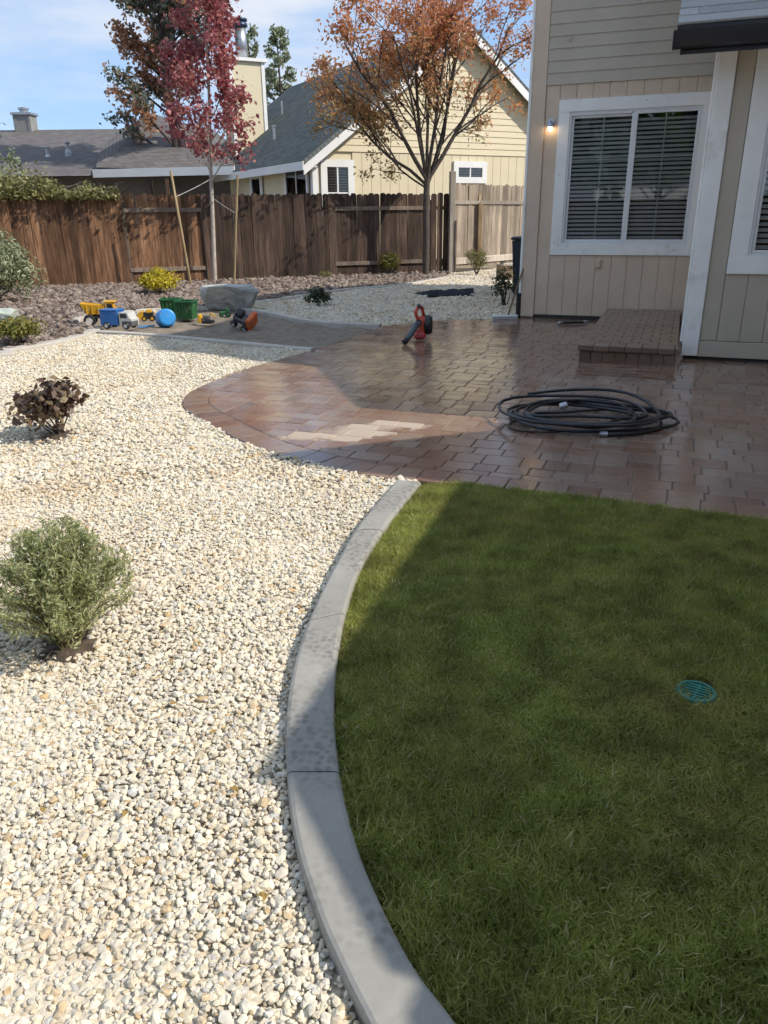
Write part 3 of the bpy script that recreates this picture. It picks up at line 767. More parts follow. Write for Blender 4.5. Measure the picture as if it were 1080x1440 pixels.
# wall lamp, outlet box
lamp = thing('wall_lamp', 'small lit wall lamp beside the window casing', 'lamp', (*H2(.255, .0), 2.43), -R(20.5))
mb = MB(); mb.lathe([(.045, 0), (.045, .012), (.02, .02)], M=Matrix.Rotation(R(90), 4, 'X'), c=(0, -.002, .06)); mb.build('wall_plate', M_METAL, lamp)
mb = MB(); mb.tube([(0, -.01, .06), (0, -.06, .075), (0, -.075, .05)], .008, 8); mb.build('arm', M_METAL, lamp)
mb = MB(); mb.lathe([(.012, .05), (.045, .035), (.05, .0), (.052, -.01), (.046, -.008), (.04, .028)], c=(0, -.075, .01), cap=False); mb.build('lamp_shade', M_METAL, lamp, True)
mb = MB(); mb.lathe([(.006, .03), (.02, .02), (.028, -.01), (.022, -.035), (.005, -.045)], c=(0, -.075, .0), n=14); mb.build('bulb', M_BULB, lamp, True)
outlet = thing('outlet_box', 'small weathered outlet box on the beige panel under the window', 'outlet', (*H2(1.0, .0), .745), -R(20.5))
mb = MB(); mb.box((0, -.014, 0), (.075, .025, .12), ch=.006); mb.build('cover_plate', M_BEIGE, outlet)
mb = MB(); mb.box((0, -.034, .03), (.055, .014, .04), ch=.004); mb.build('outlet_flap', M_BEIGE, outlet)
mb = MB(); mb.box((0, -.034, -.03), (.055, .014, .04), ch=.004); mb.build('outlet_flap', M_BEIGE, outlet)

# paver step in the corner
STEP = thing('paver_step', 'wide low paver step in the corner under the window', 'step', (C1[0], C1[1], 0), -R(20.5))
SU0, SU1, SV0, SV1, SZ = 1.20, 2.12, .03, 3.28, .165
mb = MB(); mb.box(((SU0+SU1)/2+.02, -(SV0+SV1)/2+.02, .05), (SU1-SU0-.05, SV1-SV0-.08, .115)); mb.build('step_core', M_JOINT, STEP)
def step_paver(U0, U1, V0, V1, Z0, Z1, ch=.008):
    mb = MB(); mb.t = random.random()
    mb.box((0, 0, 0), (U1-U0-.003, V1-V0-.003, Z1-Z0), ch=ch*.7); return mb.build('step_paver', M_STEP, STEP, loc=((U0+U1)/2, -(V0+V1)/2, (Z0+Z1)/2 + random.uniform(-.001, .001)))
v = SV1+.03; r_ = 0
while v > SV0+.05:
    d = .225 if r_ == 0 else .165; u0 = SU0-.02; w0 = .153 if r_ == 0 else (.19 if r_ % 2 else .11)
    while u0 < SU1-.02:
        u1 = min(u0+w0, SU1); step_paver(u0, u1, max(SV0, v-d), v, .108, SZ); u0 = u1; w0 = .153 if r_ == 0 else .19
    v -= d; r_ += 1
u0 = SU0
while u0 < SU1-.02: step_paver(u0, min(u0+.115, SU1), SV1-.06, SV1, -.01, .104, .005); u0 += .115
v = SV1-.06
while v > SV0+.05: step_paver(SU0, SU0+.06, max(SV0, v-.115), v, -.01, .104, .005); v -= .115

# ------------------------------------------------------------------ scattered stones and grass
def rock_protos(coll_name, n, mat, flat=.6, seed=1, sub=1, jag=.22):
    c = bpy.data.collections.new(coll_name); rg = np.random.default_rng(seed)
    import bmesh
    for i in range(n):
        bm = bmesh.new(); bmesh.ops.create_icosphere(bm, subdivisions=sub, radius=.5)
        sx, sy, sz = rg.uniform(.8, 1.25), rg.uniform(.65, 1.0), rg.uniform(flat*.75, flat*1.2)
        cut = [Vector(rg.standard_normal(3)).normalized() for _ in range(5)]; cd = rg.uniform(.30, .46, 5)
        for v in bm.verts:
            v.co *= 1 + rg.uniform(-jag, jag)*.6
            for nn, dd in zip(cut, cd):
                e = v.co.dot(nn) - dd
                if e > 0: v.co -= nn*e*.95
            v.co = Vector((v.co.x*sx, v.co.y*sy, v.co.z*sz))
        me = bpy.data.meshes.new('stone'); bm.to_mesh(me); bm.free(); me.materials.append(mat)
        c.objects.link(bpy.data.objects.new('stone_%02d' % i, me))
    return c
def scatter(name, P, rot, scl, idx, coll, label):
    me = bpy.data.meshes.new(name); n = len(P)
    me.vertices.add(n); me.vertices.foreach_set('co', np.asarray(P, np.float32).ravel())
    for nm, ty, arr in (('rot', 'FLOAT_VECTOR', rot), ('scl', 'FLOAT_VECTOR', scl)):
        a = me.attributes.new(nm, ty, 'POINT'); a.data.foreach_set('vector', np.asarray(arr, np.float32).ravel())
    a = me.attributes.new('idx', 'INT', 'POINT'); a.data.foreach_set('value', np.asarray(idx, np.int32))
    o = link(name, me); tag(o, label, kind='stuff')
    ng = bpy.data.node_groups.new(name + '_scatter', 'GeometryNodeTree')
    ng.interface.new_socket('Geometry', in_out='INPUT', socket_type='NodeSocketGeometry'); ng.interface.new_socket('Geometry', in_out='OUTPUT', socket_type='NodeSocketGeometry')
    N, L = ng.nodes, ng.links
    gi, go = N.new('NodeGroupInput'), N.new('NodeGroupOutput')
    ip = N.new('GeometryNodeInstanceOnPoints'); ci = N.new('GeometryNodeCollectionInfo')
    ci.inputs['Collection'].default_value = coll; ci.inputs['Separate Children'].default_value = True; ci.inputs['Reset Children'].default_value = True
    def na(nm, ty):
        a = N.new('GeometryNodeInputNamedAttribute'); a.data_type = ty; a.inputs['Name'].default_value = nm; return a.outputs['Attribute']
    er = N.new('FunctionNodeEulerToRotation'); L.new(na('rot', 'FLOAT_VECTOR'), er.inputs[0])
    L.new(gi.outputs[0], ip.inputs['Points']); L.new(ci.outputs[0], ip.inputs['Instance']); ip.inputs['Pick Instance'].default_value = True
    L.new(na('idx', 'INT'), ip.inputs['Instance Index']); L.new(er.outputs[0], ip.inputs['Rotation']); L.new(na('scl', 'FLOAT_VECTOR'), ip.inputs['Scale'])
    L.new(ip.outputs[0], go.inputs[0])
    md = o.modifiers.new('scatter', 'NODES'); md.node_group = ng
    return o
def jitter_grid(poly, step, rg, jit=.5):
    lo, hi = np.min(poly, 0)[:2], np.max(poly, 0)[:2]
    xs = np.arange(lo[0], hi[0], step); ys = np.arange(lo[1], hi[1], step*.87)
    X, Y = np.meshgrid(xs, ys); X[1::2] += step/2
    P = np.stack([X.ravel(), Y.ravel()], 1) + rg.uniform(-jit, jit, (X.size, 2))*step
    return P[in_poly(P, np.asarray(poly))]
def in_sight(P, side=.62, extra=1.6): return (np.abs(P[:, 0]) < side*P[:, 1] + extra) & (P[:, 1] > .3)
def stones(name, poly, bands, coll, nproto, label, seed, keep=None, z0=-.012):
    rg = np.random.default_rng(seed); Ps, Ss = [], []
    for (y0, y1, step, size) in bands:
        for layer in range(2):
            P = jitter_grid(poly, step, rg); P = P[in_sight(P) & (P[:, 1] >= y0) & (P[:, 1] < y1)]
            if keep is not None: P = P[keep(P)]
            if layer: P = P[rg.random(len(P)) < .55]
            s = size*np.exp(rg.normal(0, .33, len(P))); s = np.clip(s, size*.5, size*2.2)
            und = .006*np.sin(P[:, 0]*5.1+P[:, 1]*2.2) + .005*np.sin(P[:, 0]*2.3-P[:, 1]*6.1)
            zz = z0 + (0.0 if not layer else size*.33) + rg.uniform(-.25, .2, len(P))*size + und
            Ps.append(np.column_stack([P, zz])); Ss.append(s)
    P = np.vstack(Ps); s = np.concatenate(Ss)
    rot = np.column_stack([rg.normal(0, .3, len(P)), rg.normal(0, .3, len(P)), rg.uniform(0, 6.28, len(P))])
    return scatter(name, P, rot, np.column_stack([s, s, s]), rg.integers(0, nproto, len(P)), coll, label)
C_GRAV = rock_protos('gravel_stones', 14, M_GRAVEL, .62, 2)
C_LAVA = rock_protos('lava_stones', 10, M_LAVA, .75, 3, 1, .35)
holes = [(G2(98, 905), .085), (G2(84, 612), .12)]
def no_hole(P): return np.all([np.linalg.norm(P-np.array(c), axis=1) > r*(.8+.3*np.sin(7*np.arctan2(P[:, 1]-c[1], P[:, 0]-c[0]))) for c, r in holes], axis=0)
stones('pale_gravel', gravel_poly, [(.4, 2.2, .0138, .0178), (2.2, 4.0, .0155, .0192), (4.0, 10.5, .0225, .026)], C_GRAV, 14, 'pale cream gravel covering the bed left of the lawn', 21, no_hole)
stones('path_gravel', gravel_back, [(9, 24, .036, .042)], C_GRAV, 14, 'gravel of the path between patio and back fence', 22)
stones('brown_rocks', rock_poly, [(6, 24, .062, .085)], C_LAVA, 10, 'brown crushed rock mulch along the back fence', 23, None, -.005)

def grass_protos():
    c = bpy.data.collections.new('grass_tufts'); rg = np.random.default_rng(9)
    for i in range(8):
        V, F, T = [], [], []
        for b in range(34):
            r, a = .03*math.sqrt(rg.random()), rg.uniform(0, 6.28); x, y = r*math.cos(a), r*math.sin(a)
            h = rg.uniform(.020, .042); w = rg.uniform(.0011, .0021); th = rg.uniform(0, 6.28); le = rg.uniform(.2, 1.25)*h; la = rg.uniform(0, 6.28)
            dx, dy = math.cos(th)*w, math.sin(th)*w; lx, ly = math.cos(la)*le, math.sin(la)*le
            o = len(V)
            V += [(x-dx, y-dy, -.006), (x+dx, y+dy, -.006), (x+dx*.8+lx*.35, y+dy*.8+ly*.35, h*.6), (x-dx*.8+lx*.35, y-dy*.8+ly*.35, h*.6), (x+lx, y+ly, h)]
            t = rg.random(); F += [(o, o+1, o+2, o+3), (o+3, o+2, o+4)]; T += [t, t]
        me = bpy.data.meshes.new('tuft'); me.from_pydata(V, [], F); at = me.attributes.new('tone', 'FLOAT', 'FACE'); at.data.foreach_set('value', np.array(T, np.float32))
        me.materials.append(M_GRASS); c.objects.link(bpy.data.objects.new('tuft_%d' % i, me))
    return c
C_TUFT = grass_protos()
drain_c = G2(980, 968, .02)
def lawn():
    rg = np.random.default_rng(4); P = jitter_grid(lawn_poly, .0185, rg, .6); P = P[in_sight(P, .60, 1.6)]
    P = P[np.linalg.norm(P-drain_c, axis=1) > .054*(1+.22*np.sin(5*np.arctan2(P[:, 1]-drain_c[1], P[:, 0]-drain_c[0])))]
    # thin worn spots
    n = np.sin(P[:, 0]*3.7+1.1)*np.sin(P[:, 1]*2.9+.4) + .5*np.sin(P[:, 0]*9-P[:, 1]*6)
    P = P[rg.random(len(P)) < np.clip(1.05 - .42*np.clip(n-.35, 0, 1), 0, 1)]
    dd = np.linalg.norm(P-(drain_c+np.array([.03, .055])), axis=1); P = P[(dd > .05)]
    s = rg.uniform(.66, 1.05, len(P)); hs = s*(.95 + .22*np.sin(P[:, 0]*2.1+P[:, 1]*1.7))
    rot = np.column_stack([rg.normal(0, .12, len(P)), rg.normal(0, .12, len(P)), rg.uniform(0, 6.28, len(P))])
    scatter('lawn_grass', np.column_stack([P, np.full(len(P), -.008)]), rot, np.column_stack([s, s, hs]), rg.integers(0, 8, len(P)), C_TUFT, 'short green lawn grass inside the curb')
lawn()

# drain grate in the lawn
dr = thing('drain_grate', 'round green plastic drain grate sunk in the lawn', 'drain', (*drain_c, -.004), R(-35))
M_TEAL = plain('teal_plastic', (.03, .17, .125), .45, .15, 20)
mb = MB(); mb.lathe([(.058, -.03), (.060, .012), (.057, .016), (.050, .016), (.048, .0), (.048, -.03)], n=28, cap=False); mb.build('grate_rim', M_TEAL, dr)
mb = MB(); mb.lathe([(.001, -.02), (.049, -.02)], n=20, cap=False); mb.build('grate_well', M_BLACK, dr)
for i in range(6):
    y = -.036 + i*.0145; l = 2*math.sqrt(.0485**2-y*y); mb = MB(); mb.box((0, y, .010), (l, .006, .006)); mb.build('grate_bar', M_TEAL, dr)
mb = MB(); mb.box((0, 0, .009), (.006, .094, .005)); mb.build('grate_bar', M_TEAL, dr)

# ------------------------------------------------------------------ fences
def picket_mesh(w, h, t, dog=True, jitter=0):
    x = w/2; c = .035 if dog else .001
    P = [(-x, 0), (x, 0), (x, h-c), (x-c, h), (-x+c, h), (-x, h-c)]
    mb = MB(); mb.prism(P, -t/2, t/2, axis='y'); return mb
def fence_run(root, A, B, bays, h, mats, w=.14, zb=.02, rail_mat=None, post_mat=None, ov=1.0):
    A, B = np.asarray(A), np.asarray(B); d = (B-A)/np.linalg.norm(B-A); n = np.array([d[1], -d[0]])       # n points to the yard
    if n[1] > 0: n = -n
    ang = math.atan2(d[1], d[0]); cache = {}; rg = random.Random(17)
    for (s0, s1, front, mk) in bays:
        nb = max(1, int(round((s1-s0)/(w+.004)))); st = (s1-s0)/nb
        for i in range(nb):
            key = (mk, i % 5)
            hh = h + (.0, .012, -.01, .02, -.004)[i % 5]
            if key not in cache:
                o = picket_mesh(ov*w*(1.025, 1.01, 1.02, 1.0, 1.025)[i % 5], hh, .018).build('picket', mats[mk], root); cache[key] = o.data
            else: o = link('picket', cache[key], root)
            p = A + d*(s0+(i+.5)*st) + n*((.045 if front else -.01) + (.024*(i % 2) if ov > 1 else 0))
            o.location = (*(Vector((p[0], p[1], zb+rg.uniform(-.012, .012))) - root.location),); o.rotation_euler = (rg.uniform(-.008, .008), rg.uniform(-.009, .009), ang - root.rotation_euler.z + rg.uniform(-.02, .02))
        for zr in (.30, h-.30):
            c = A + d*(s0+s1)/2 + n*.018; mb = MB(); mb.box((0, 0, 0), (s1-s0-.02, .038, .088), ch=.004)
            mb.build('rail', rail_mat if not isinstance(rail_mat, dict) else rail_mat[mk], root, loc=tuple(Vector((c[0], c[1], zr))-root.location), rot=(0, 0, ang))
        p = A + d*s1 + n*.0; mb = MB(); mb.box((0, 0, (h-.12)/2), (.088, .05, h-.12), ch=.004); mb.build('post', post_mat or M_RAIL_DARK, root, loc=tuple(Vector((p[0], p[1], 0))-root.location), rot=(0, 0, ang))
def s_at(px):                                                        # run length along the back fence under a photo column
    d = ray(px, 390); dr2 = np.array([d[0], d[1]]); M_ = np.array([[fdir[0], -dr2[0]], [fdir[1], -dr2[1]]]); return float(np.linalg.solve(M_, -FA)[0])
Lb = float(np.linalg.norm(FB-FA)); s1, s2, s3, s4 = s_at(184), s_at(292), s_at(472), s_at(604)
FEN = thing('back_fence', 'tall brown plank fence along the back of the yard', 'fence', (FA[0], FA[1], 0))
bays = []; s = s1
while s > .3: bays.append((max(0, s-2.4), s, True, 'r')); s -= 2.4
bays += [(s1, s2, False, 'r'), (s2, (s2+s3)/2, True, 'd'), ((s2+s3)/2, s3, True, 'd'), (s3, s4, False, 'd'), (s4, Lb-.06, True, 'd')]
fence_run(FEN, FA, FB, bays, 1.83, {'r': M_FENCE_RED, 'd': M_FENCE_SHADED}, rail_mat={'r': M_RAIL_DARK, 'd': M_RAIL_DARK})
SFN = thing('side_fence', 'weathered grey plank fence section with pale rails behind the tall post', 'fence', (FB[0], FB[1], 0))
Ls = float(np.linalg.norm(SB-FB))
fence_run(SFN, FB, SB, [(.12, 1.15, False, 'g'), (1.15, Ls, False, 'g')], 1.95, {'g': M_FENCE_GREY}, rail_mat=M_RAIL, post_mat=M_POST, zb=.12)
ps = FB + (SB-FB)/Ls*1.15
mb = MB(); mb.box((0, 0, .82), (.10, .10, 1.64), ch=.006); mb.build('post', M_POST, SFN, loc=(ps[0]-FB[0]+.03, ps[1]-FB[1]-.12, 0))
mb = MB(); mb.box((0, 0, .0), (Ls-.1, .04, .15), ch=.006); cs = FB*.5 + SB*.5; mb.build('rail', M_RAIL, SFN, loc=(cs[0]-FB[0]-.03, cs[1]-FB[1]-.06, .26), rot=(0, 0, math.atan2(*(SB-FB)[::-1])))
tp = thing('fence_post', 'tall grey square post at the end of the back fence', 'post', (FB[0]+.02, FB[1]-.14, 0), R(12))
mb = MB(); mb.box((0, 0, 1.17), (.135, .135, 2.34), ch=.008); mb.build('post_shaft', M_RAIL, tp)
mb = MB(); mb.box((.09, -.05, .62), (.04, .09, 1.24), ch=.004); mb.build('side_board', M_RAIL_DARK, tp)
bx_ = G2(706, 386); bc = thing('plank_box', 'small pale wooden box on the ground by the side fence', 'box', (bx_[0]+.1, bx_[1]-1.0, 0), R(20))
for i in range(3): mb = MB(); mb.box((0, (i-1)*.13, .30), (.72, .122, .03), ch=.004); mb.build('plank', M_RAIL, bc)
for i in range(2): mb = MB(); mb.box((0, -.19, .075+.14*i), (.68, .02, .132), ch=.004); mb.build('plank', M_POST, bc)
for i in (-1, 1): mb = MB(); mb.box((i*.33, 0, .14), (.02, .36, .28), ch=.004); mb.build('end_board', M_POST, bc)
# fence added out of view on the right, for its shadow on the lawn
EF = thing('shadow_fence', 'added brown plank fence out of view, shading the edge of the lawn', 'fence', (*H2(3.98, 10.0), 0))
fence_run(EF, H2(3.98, 10.0), H2(3.98, 14.9), [(0, 2.25, True, 'r'), (2.25, 4.9, True, 'r')], 2.05, {'r': M_FENCE_RED}, ov=1.25, rail_mat=M_RAIL_DARK)

# ------------------------------------------------------------------ neighbour houses
NB = thing('cream_house', 'cream sided house with grey shingle gable roof beyond the back fence', 'house', (-1.84, 23.0, 0), R(28))
NP, NU, NY = np.array([-1.84, 23.0]), np.array([math.cos(R(28)), math.sin(R(28))]), np.array([-math.sin(R(28)), math.cos(R(28))])
def nb_box(name, x0, x1, y0, y1, z0, z1, mat, parent=None, ch=0, off=None):
    mb = MB(); mb.box((0, 0, 0), (x1-x0, y1-y0, z1-z0), ch=ch); return mb.build(name, mat, parent or NB, loc=((x0+x1)/2, (y0+y1)/2, (z0+z1)/2))
HW, ZEV, ZAP, LEN = 4.75, 2.92, 6.30, 13.0
sl = (ZAP-ZEV)/HW
mb = MB(); mb.prism([(0.03, 0), (2*HW-.03, 0), (2*HW-.03, ZEV), (HW, ZAP), (0.03, ZEV)], .03, LEN, axis='y'); mb.build('wall', M_CREAM, NB)
# gable front: vertical panel boards below, lap boards above
x = 0; pm = None
while x < 2*HW-.01:
    w = min(.30, 2*HW-x)
    if .15 < x+w/2 < 1.2: nb_box('panel_board', x+.006, x+w-.006, -.0, .03, 0, 1.9, M_CREAM)
    else: nb_box('panel_board', x+.006, x+w-.006, -.0, .03, 0, 3.02 if x > .15 and x+w < 2*HW-.15 else 2.9, M_CREAM)
    x += w
z = 3.03
while z < ZAP-.1:
    hw = (ZAP-.03-(z+.17))/sl
    if hw > .1:
        mb = MB(); mb.add([(HW-hw, .03, z), (HW-hw, -.022, z), (HW-hw, -.006, z+.175), (HW-hw, .03, z+.175), (HW+hw, .03, z), (HW+hw, -.022, z), (HW+hw, -.006, z+.175), (HW+hw, .03, z+.175)],
               [(0, 1, 2, 3), (7, 6, 5, 4), (1, 5, 6, 2), (0, 4, 5, 1), (3, 2, 6, 7)]); mb.build('siding_board', M_CREAM, NB)
    z += .17
# roof slabs with uv in metres
def roof_slab(mb, a, b, c, d, th=.12):
    """a,b eave ends, c,d ridge ends (b under c)"""
    a, b, c, d = map(np.asarray, (a, b, c, d)); L = np.linalg.norm(b-a); S = np.linalg.norm(d-a)
    n = np.cross(b-a, d-a); n = n/np.linalg.norm(n); n = n if n[2] > 0 else -n
    V = [*(p for p in (a, b, c, d)), *(p-n*th for p in (a, b, c, d))]
    q = [(0, 0), (L, 0), (L, S), (0, S)]
    mb.add(V, [(0, 1, 2, 3), (7, 6, 5, 4), (0, 4, 5, 1), (1, 5, 6, 2), (2, 6, 7, 3), (3, 7, 4, 0)], [q]*6)
ov = .42; zo = ZEV - sl*ov + .14
mb = MB(); roof_slab(mb, (-ov, -.32, zo), (-ov, LEN, zo), (HW, LEN, ZAP+.14), (HW, -.32, ZAP+.14)); mb.build('roof', M_ROOF_GREEN, NB)
mb = MB(); roof_slab(mb, (2*HW+ov, -.32, zo), (2*HW+ov, LEN, zo), (HW+.002, LEN, ZAP+.138), (HW+.002, -.32, ZAP+.138)); mb.build('roof', M_ROOF_GREEN, NB)
for sgn in (-1, 1):                                                # white barge boards and eave boards
    e = HW + sgn*(HW+ov)
    mb = MB(); mb.prism([(HW, ZAP+.01), (e, zo-.13), (e, zo-.36), (HW, ZAP-.22)], -.36, -.322, axis='y'); mb.build('barge_board', M_CREAM_W, NB)
nb_box('eave_board', -ov-.03, -ov, -.36, LEN, zo-.24, zo-.02, M_CREAM_W); nb_box('soffit', -ov, .0, -.3, LEN, zo-.16, zo-.13, M_CREAM_W)
nb_box('corner_board', -.03, .14, -.025, -.002, 0, 2.86, M_CREAM_W); nb_box('corner_board', -.03, -.004, -.002, .14, 0, 2.86, M_CREAM_W)
def nb_window(x0, x1, z0, z1, cols, rows, w=.14, side=False, label=None, rail=None):
    def bxx(name, a, b, y0, y1, c, d, m, par): 
        if side: return nb_box(name, -y1, -y0, a, b, c, d, m, par)
        return nb_box(name, a, b, -y1, -y0, c, d, m, par)
    win = bxx('window', x0, x1, .0, .012, z0, z1, M_DARK, NB)
    kids = [bxx('casing_board', x0-w, x1+w, .005, .06, z1, z1+w, M_CREAM_W, win), bxx('casing_board', x0-w, x1+w, .005, .06, z0-w, z0, M_CREAM_W, win),
            bxx('casing_board', x0-w, x0, .005, .058, z0, z1, M_CREAM_W, win), bxx('casing_board', x1, x1+w, .005, .058, z0, z1, M_CREAM_W, win),
            bxx('pane', x0, x1, .03, .034, z0, z1, M_GLASS, win)]
    for i in range(1, cols): xx = x0+(x1-x0)*i/cols; kids.append(bxx('muntin', xx-.022, xx+.022, .012, .045, z0, z1, M_CREAM_W, win))
    for j in range(1, rows): yy = z0+(z1-z0)*j/rows; kids.append(bxx('muntin', x0, x1, .012, .043, yy-.018, yy+.018, M_CREAM_W, win))
    n = int((z1-z0)/.07)
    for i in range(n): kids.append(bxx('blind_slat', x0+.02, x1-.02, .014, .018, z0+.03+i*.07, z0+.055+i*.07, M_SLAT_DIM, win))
    for k_ in kids: k_.location = Vector(k_.location)-win.location
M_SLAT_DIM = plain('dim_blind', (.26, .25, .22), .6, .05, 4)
nb_window(.40, 1.04, 1.30, 2.63, 2, 2, .19); nb_window(4.72, 5.58, 2.42, 2.68, 2, 1, .17)
nb_window(.42, 1.95, 1.2, 2.62, 2, 1, .12, True); nb_window(4.2, 5.0, 1.3, 2.5, 1, 2, .16, True)
# chimney chase through the left slope, with flue pipe
def on_roof(px, py):
    d = ray(px, py); o = np.array([0, 0, CAM_H]); n3 = np.array([*(-NU*sl), 1.0]); p0 = np.array([*(NP + NU*(-ov)), zo])
    t = ((p0-o) @ n3)/(d @ n3); return o + d*t
cp = on_roof(376, 182); lx, ly = float((cp[:2]-NP) @ NU), float((cp[:2]-NP) @ NY)
top = AT(372, 88, cp[1])[2]
cw = 1.25
nb_box('chimney_chase', lx-cw, lx, ly, ly+.95, 2.2, top, M_CREAM); nb_box('chimney_trim', lx-.10, lx+.02, ly-.03, ly-.002, 2.2, top, M_CREAM_W)
nb_box('chimney_trim', lx-cw-.02, lx-cw+.10, ly-.03, ly-.002, 2.2, top, M_CREAM_W); nb_box('chimney_cap', lx-cw-.1, lx+.1, ly-.1, ly+1.05, top, top+.10, M_CREAM_W)
mb = MB(); mb.lathe([(.20, 0), (.20, 1.02)], c=(lx-cw*.5, ly+.45, top+.1), n=20); mb.build('flue_pipe', M_METAL, NB, True)
mb = MB(); mb.lathe([(.24, 1.0), (.27, 1.02), (.27, 1.10), (.22, 1.11), (.22, 1.17), (.27, 1.18), (.27, 1.25), (.05, 1.31)], c=(lx-cw*.5, ly+.45, top+.1), n=20); mb.build('flue_cap', plain('blue_metal', (.05, .07, .12), .35, .1, 4, metal=.5), NB, True)
vp = on_roof(386, 196); mb = MB(); mb.lathe([(.05, -.2), (.05, .35), (.075, .36), (.075, .42)], c=(*[float((vp[:2]-NP) @ a) for a in (NU, NY)], vp[2]), n=10); mb.build('vent_pipe', M_METAL, NB)
vp = on_roof(397, 160); mb = MB(); mb.lathe([(.04, -.2), (.04, .42)], c=(*[float((vp[:2]-NP) @ a) for a in (NU, NY)], vp[2]), n=8); mb.build('vent_pipe', M_METAL, NB)

# second house further left, long low roof
BH = thing('brown_roof_house', 'long low house with brownish grey shingle roof at the far left', 'house', (0, 0, 0))
def quad_roof(mb, pts):
    pts = [np.asarray(p, float) for p in pts]; o = pts[0]; e = pts[1]-pts[0]; e /= np.linalg.norm(e)
    n = np.cross(e, pts[2]-pts[0]); n /= np.linalg.norm(n); f = np.cross(n, e)
    uv = [((p-o) @ e, (p-o) @ f) for p in pts]
    if uv[2][1] < 0: uv = [(a, -b) for a, b in uv]
    mb.add(pts, [tuple(range(len(pts)))], [uv])
eL, eR = AT(-260, 252, 29.5), AT(262, 243.0, 29.0); rL, rR = AT(-260, 184, 37), AT(175, 184, 37)
eL[2] = eR[2] = 2.75; rL[2] = rR[2] = 4.95
mb = MB(); quad_roof(mb, [eL, eR, rR, rL]); quad_roof(mb, [rL, rR, rR + np.array([0, 8, -2.2]), rL + np.array([0, 8, -2.2])]); mb.build('roof', M_ROOF_BROWN, BH)
pk = AT(216, 160, 35.5); fl, fr = AT(136, 240, 29.05) + np.array([0, -.05, .1]), AT(345, 240, 28.0); bl = AT(140, 184, 37.2); bk = pk + np.array([1, 8, 0])
mb = MB(); quad_roof(mb, [fl, fr, pk]); quad_roof(mb, [bl + np.array([0, 0, -.3]), fl, pk]); quad_roof(mb, [fr, fr + np.array([0, 10, 0]), bk, pk]); mb.build('roof', M_ROOF_BROWN, BH)
mb = MB(); wv = AT(131, 244, 28.95); wv2 = AT(330, 241, 27.9); mid = (wv+wv2)/2
Mrot = Matrix.Rotation(math.atan2(wv2[1]-wv[1], wv2[0]-wv[0]), 4, 'Z'); mb.box((0, 0, 0), (np.linalg.norm(wv2-wv), .06, .26), Mrot)
mb.build('eave_board', M_CREAM_W, BH, loc=(mid[0], mid[1], wv[2]))
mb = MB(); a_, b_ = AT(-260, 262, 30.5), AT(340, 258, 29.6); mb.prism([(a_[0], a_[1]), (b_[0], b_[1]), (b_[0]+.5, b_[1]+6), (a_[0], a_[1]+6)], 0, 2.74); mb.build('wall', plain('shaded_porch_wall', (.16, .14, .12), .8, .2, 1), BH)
for px in (212, 236):
    q = AT(px, 262, 28.6); mb = MB(); mb.box((0, 0, 1.3), (.12, .12, 2.6)); mb.build('porch_post', M_FENCE_SHADED, BH, loc=(q[0], q[1], 0))
c0 = AT(38, 186, 37); mb = MB(); mb.box((0, 0, -.1), (.72, .7, 1.5)); mb.build('chimney', plain('chimney_siding', (.25, .245, .23), .7, .1, 2), BH, loc=(c0[0], c0[1], c0[2]))
mb = MB(); mb.box((0, 0, .69), (.86, .84, .09)); mb.build('chimney_cap', M_METAL, BH, loc=(c0[0], c0[1], c0[2]))
for sgn in (-.30, .30): mb = MB(); mb.box((sgn, -.36, -.1), (.12, .02, 1.5)); mb.build('chimney_trim', plain('chimney_trim_paint', (.22, .22, .22), .7), BH, loc=(c0[0], c0[1], c0[2]))
mb = MB(); mb.lathe([(.18, .72), (.18, .86), (.22, .87), (.22, .94), (.02, .98)], c=(0, 0, 0), n=16); mb.build('flue_cap', M_METAL, BH, loc=(c0[0], c0[1], c0[2]))
for px, py in ((68, 221), (96, 214)):
    q = AT(px, py, 32.2); mb = MB(); mb.lathe([(.16, -.4), (.12, .0), (.07, .1), (.07, .28), (.1, .3), (.1, .36)], n=10); mb.build('roof_vent', M_METAL, BH, loc=tuple(q))

# ------------------------------------------------------------------ plants
def leaf_cloud(C, nrm, size, rg, aspect=.55, fold=.25):
    """diamond leaves with a folded midrib at centres C, roughly facing nrm"""
    n = len(C); nrm = nrm/(np.linalg.norm(nrm, axis=1)[:, None]+1e-9)
    t = rg.standard_normal((n, 3)); t -= nrm*np.sum(t*nrm, 1)[:, None]; t /= np.linalg.norm(t, axis=1)[:, None]+1e-9
    b = np.cross(nrm, t); s = (size if np.ndim(size) else np.full(n, size))[:, None]
    V = np.stack([C - t*s*.5, C + b*s*aspect*.5 + nrm*s*fold*.4 - t*s*.05, C + t*s*.55, C - b*s*aspect*.5 + nrm*s*fold*.4 - t*s*.05], 1).reshape(-1, 3)
    I = np.arange(n)*4; F = np.stack([np.stack([I, I+1, I+2], 1), np.stack([I, I+2, I+3], 1)], 1).reshape(-1, 3)
    return V, F
def rot_about(v, k, a):
    v, k = np.asarray(v, float), np.asarray(k, float); k = k/np.linalg.norm(k)
    return v*math.cos(a)+np.cross(k, v)*math.sin(a)+k*(k @ v)*(1-math.cos(a))
